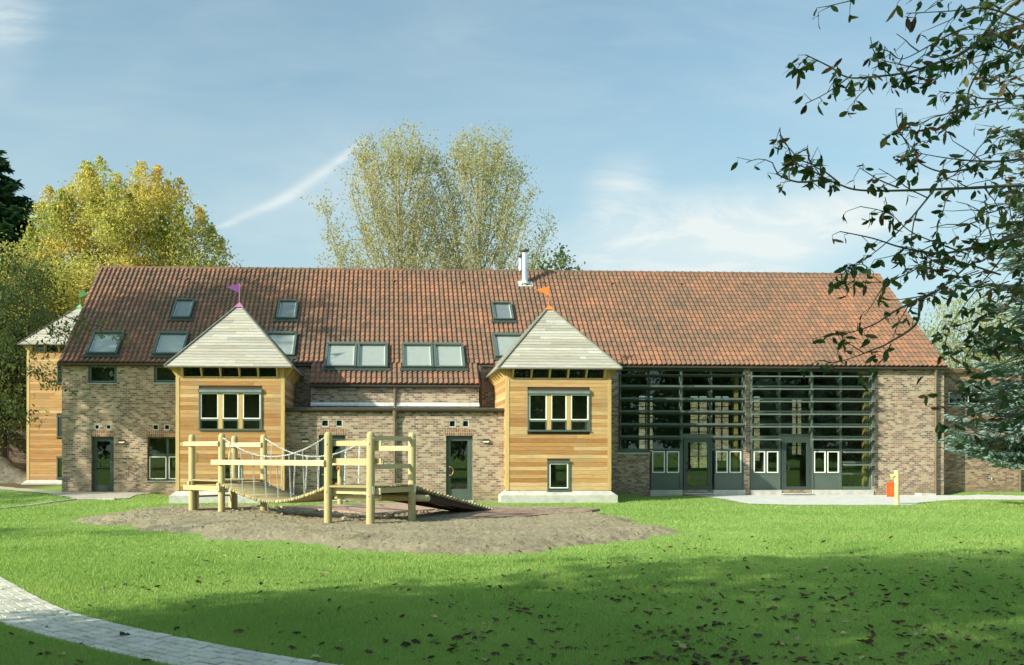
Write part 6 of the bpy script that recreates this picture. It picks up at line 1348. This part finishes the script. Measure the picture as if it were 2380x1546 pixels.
o = np_mesh('joint_grass', V, np.arange(3 * n).reshape(n, 3), M_GRASS); tag(o, 'thin grass sprouting in the joints of the block path', 'grass', None, 'stuff')

# ------------------------------------------------------------------ fallen leaves
random.seed(77)
def leaf_geo(s_, seed):
    r2 = random.Random(seed); nx, ny = 6, 4; vs = []; cu, fo, tw = r2.uniform(.3, 1.3), r2.uniform(.2, 1.0), r2.uniform(-.6, .6)
    for i in range(nx + 1):
        x = i / nx; w_ = s_ * .30 * math.sin(math.pi * min(1, x * .93 + .05)) ** .75 * r2.uniform(.85, 1.15)
        for j in range(ny + 1):
            y = (j / ny - .5) * 2; ang = tw * (x - .5); yy = y * w_; zz = abs(y) ** 1.5 * w_ * fo + s_ * .25 * cu * (x - .5) ** 2 * 2 + r2.uniform(-.03, .03) * s_
            vs.append((s_ * (x - .5), yy * math.cos(ang) - zz * math.sin(ang), max(0, zz * math.cos(ang) + yy * math.sin(ang) * .6)))
    return vs, [(i * (ny + 1) + j, (i + 1) * (ny + 1) + j, (i + 1) * (ny + 1) + j + 1, i * (ny + 1) + j + 1) for i in range(nx) for j in range(ny)]
protos = []
for k in range(14):
    vs, fs = leaf_geo(.135, 100 + k); me = bpy.data.meshes.new('fallen_leaf'); me.from_pydata(vs, [], fs)
    pale = k >= 12; rn = (.95 if k == 12 else 1.0) if pale else [.05, .2, .3, .45, .6, .7, .8, .15, .35, .5, .88, .1][k]
    at_ = me.attributes.new('rnd', 'FLOAT', 'FACE'); at_.data.foreach_set('value', np.full(len(fs), rn, np.float32)); me.polygons.foreach_set('use_smooth', np.full(len(fs), True)); me.materials.append(M_FALLEN); protos.append((me, vs, fs, rn, pale))
spots = []
while len(spots) < 1700:
    Y_ = (random.random() * (17.5 ** -1.0 - 5.6 ** -1.0) + 5.6 ** -1.0) ** (-1 / 1.0); X_f = random.uniform(-.55, .78) * Y_ + .041 * Y_; dn = 0.10 + .90 * float(sst(-1.5, 5.5, np.array(X_f + (10 - Y_) * .25))) * (1 - .75 * float(sst(10.5, 15.5, np.array(Y_))))
    dn *= .35 + 1.3 * float(vnoise(np.array([X_f]), np.array([Y_]), 41, 1.6)[0] ** 3 * 1.8)
    if random.random() > dn: continue
    arr = (np.array([X_f]), np.array([Y_]))
    if in_poly(*arr, PATHPOLY)[0] and random.random() > .12: continue
    spots.append((Y_, X_f))
spots.sort()
lv, lf, lr = [], [], []
for i, (Y_, X_f) in enumerate(spots):
    me, vs, fs, rn, pale = protos[random.choices(range(14), [1] * 12 + [.35, .35])[0]]; s_ = random.uniform(.28, .74); loc = Vector((X_f, Y_, float(gz_(X_f, Y_)) + random.uniform(.012, .035))); rot = Matrix.Rotation(random.uniform(0, 6.3), 4, 'Z') @ Matrix.Rotation(random.gauss(0, .3), 4, 'X') @ Matrix.Rotation(random.gauss(0, .3), 4, 'Y')
    M4 = Matrix.Translation(loc) @ rot @ Matrix.Scale(s_, 4)
    if i < 300:
        o = bpy.data.objects.new('fallen_leaf', me); COL.objects.link(o); o.matrix_world = M4
        tag(o, 'pale yellowish fallen leaf lying in the shaded grass' if pale else 'curled brown fallen leaf lying in the shaded grass', 'leaf', 'pale fallen leaves on the lawn' if pale else 'brown fallen leaves on the lawn')
    else:
        b0 = len(lv); lv += [tuple(M4 @ Vector(v)) for v in vs]; lf += [tuple(j + b0 for j in f) for f in fs]; lr += [rn] * len(fs)
o = np_mesh('fallen_leaves', np.array(lv), np.array(lf), M_FALLEN, None, np.array(lr), True); tag(o, 'scatter of small brown fallen leaves over the lawn', 'fallen leaves', None, 'stuff')
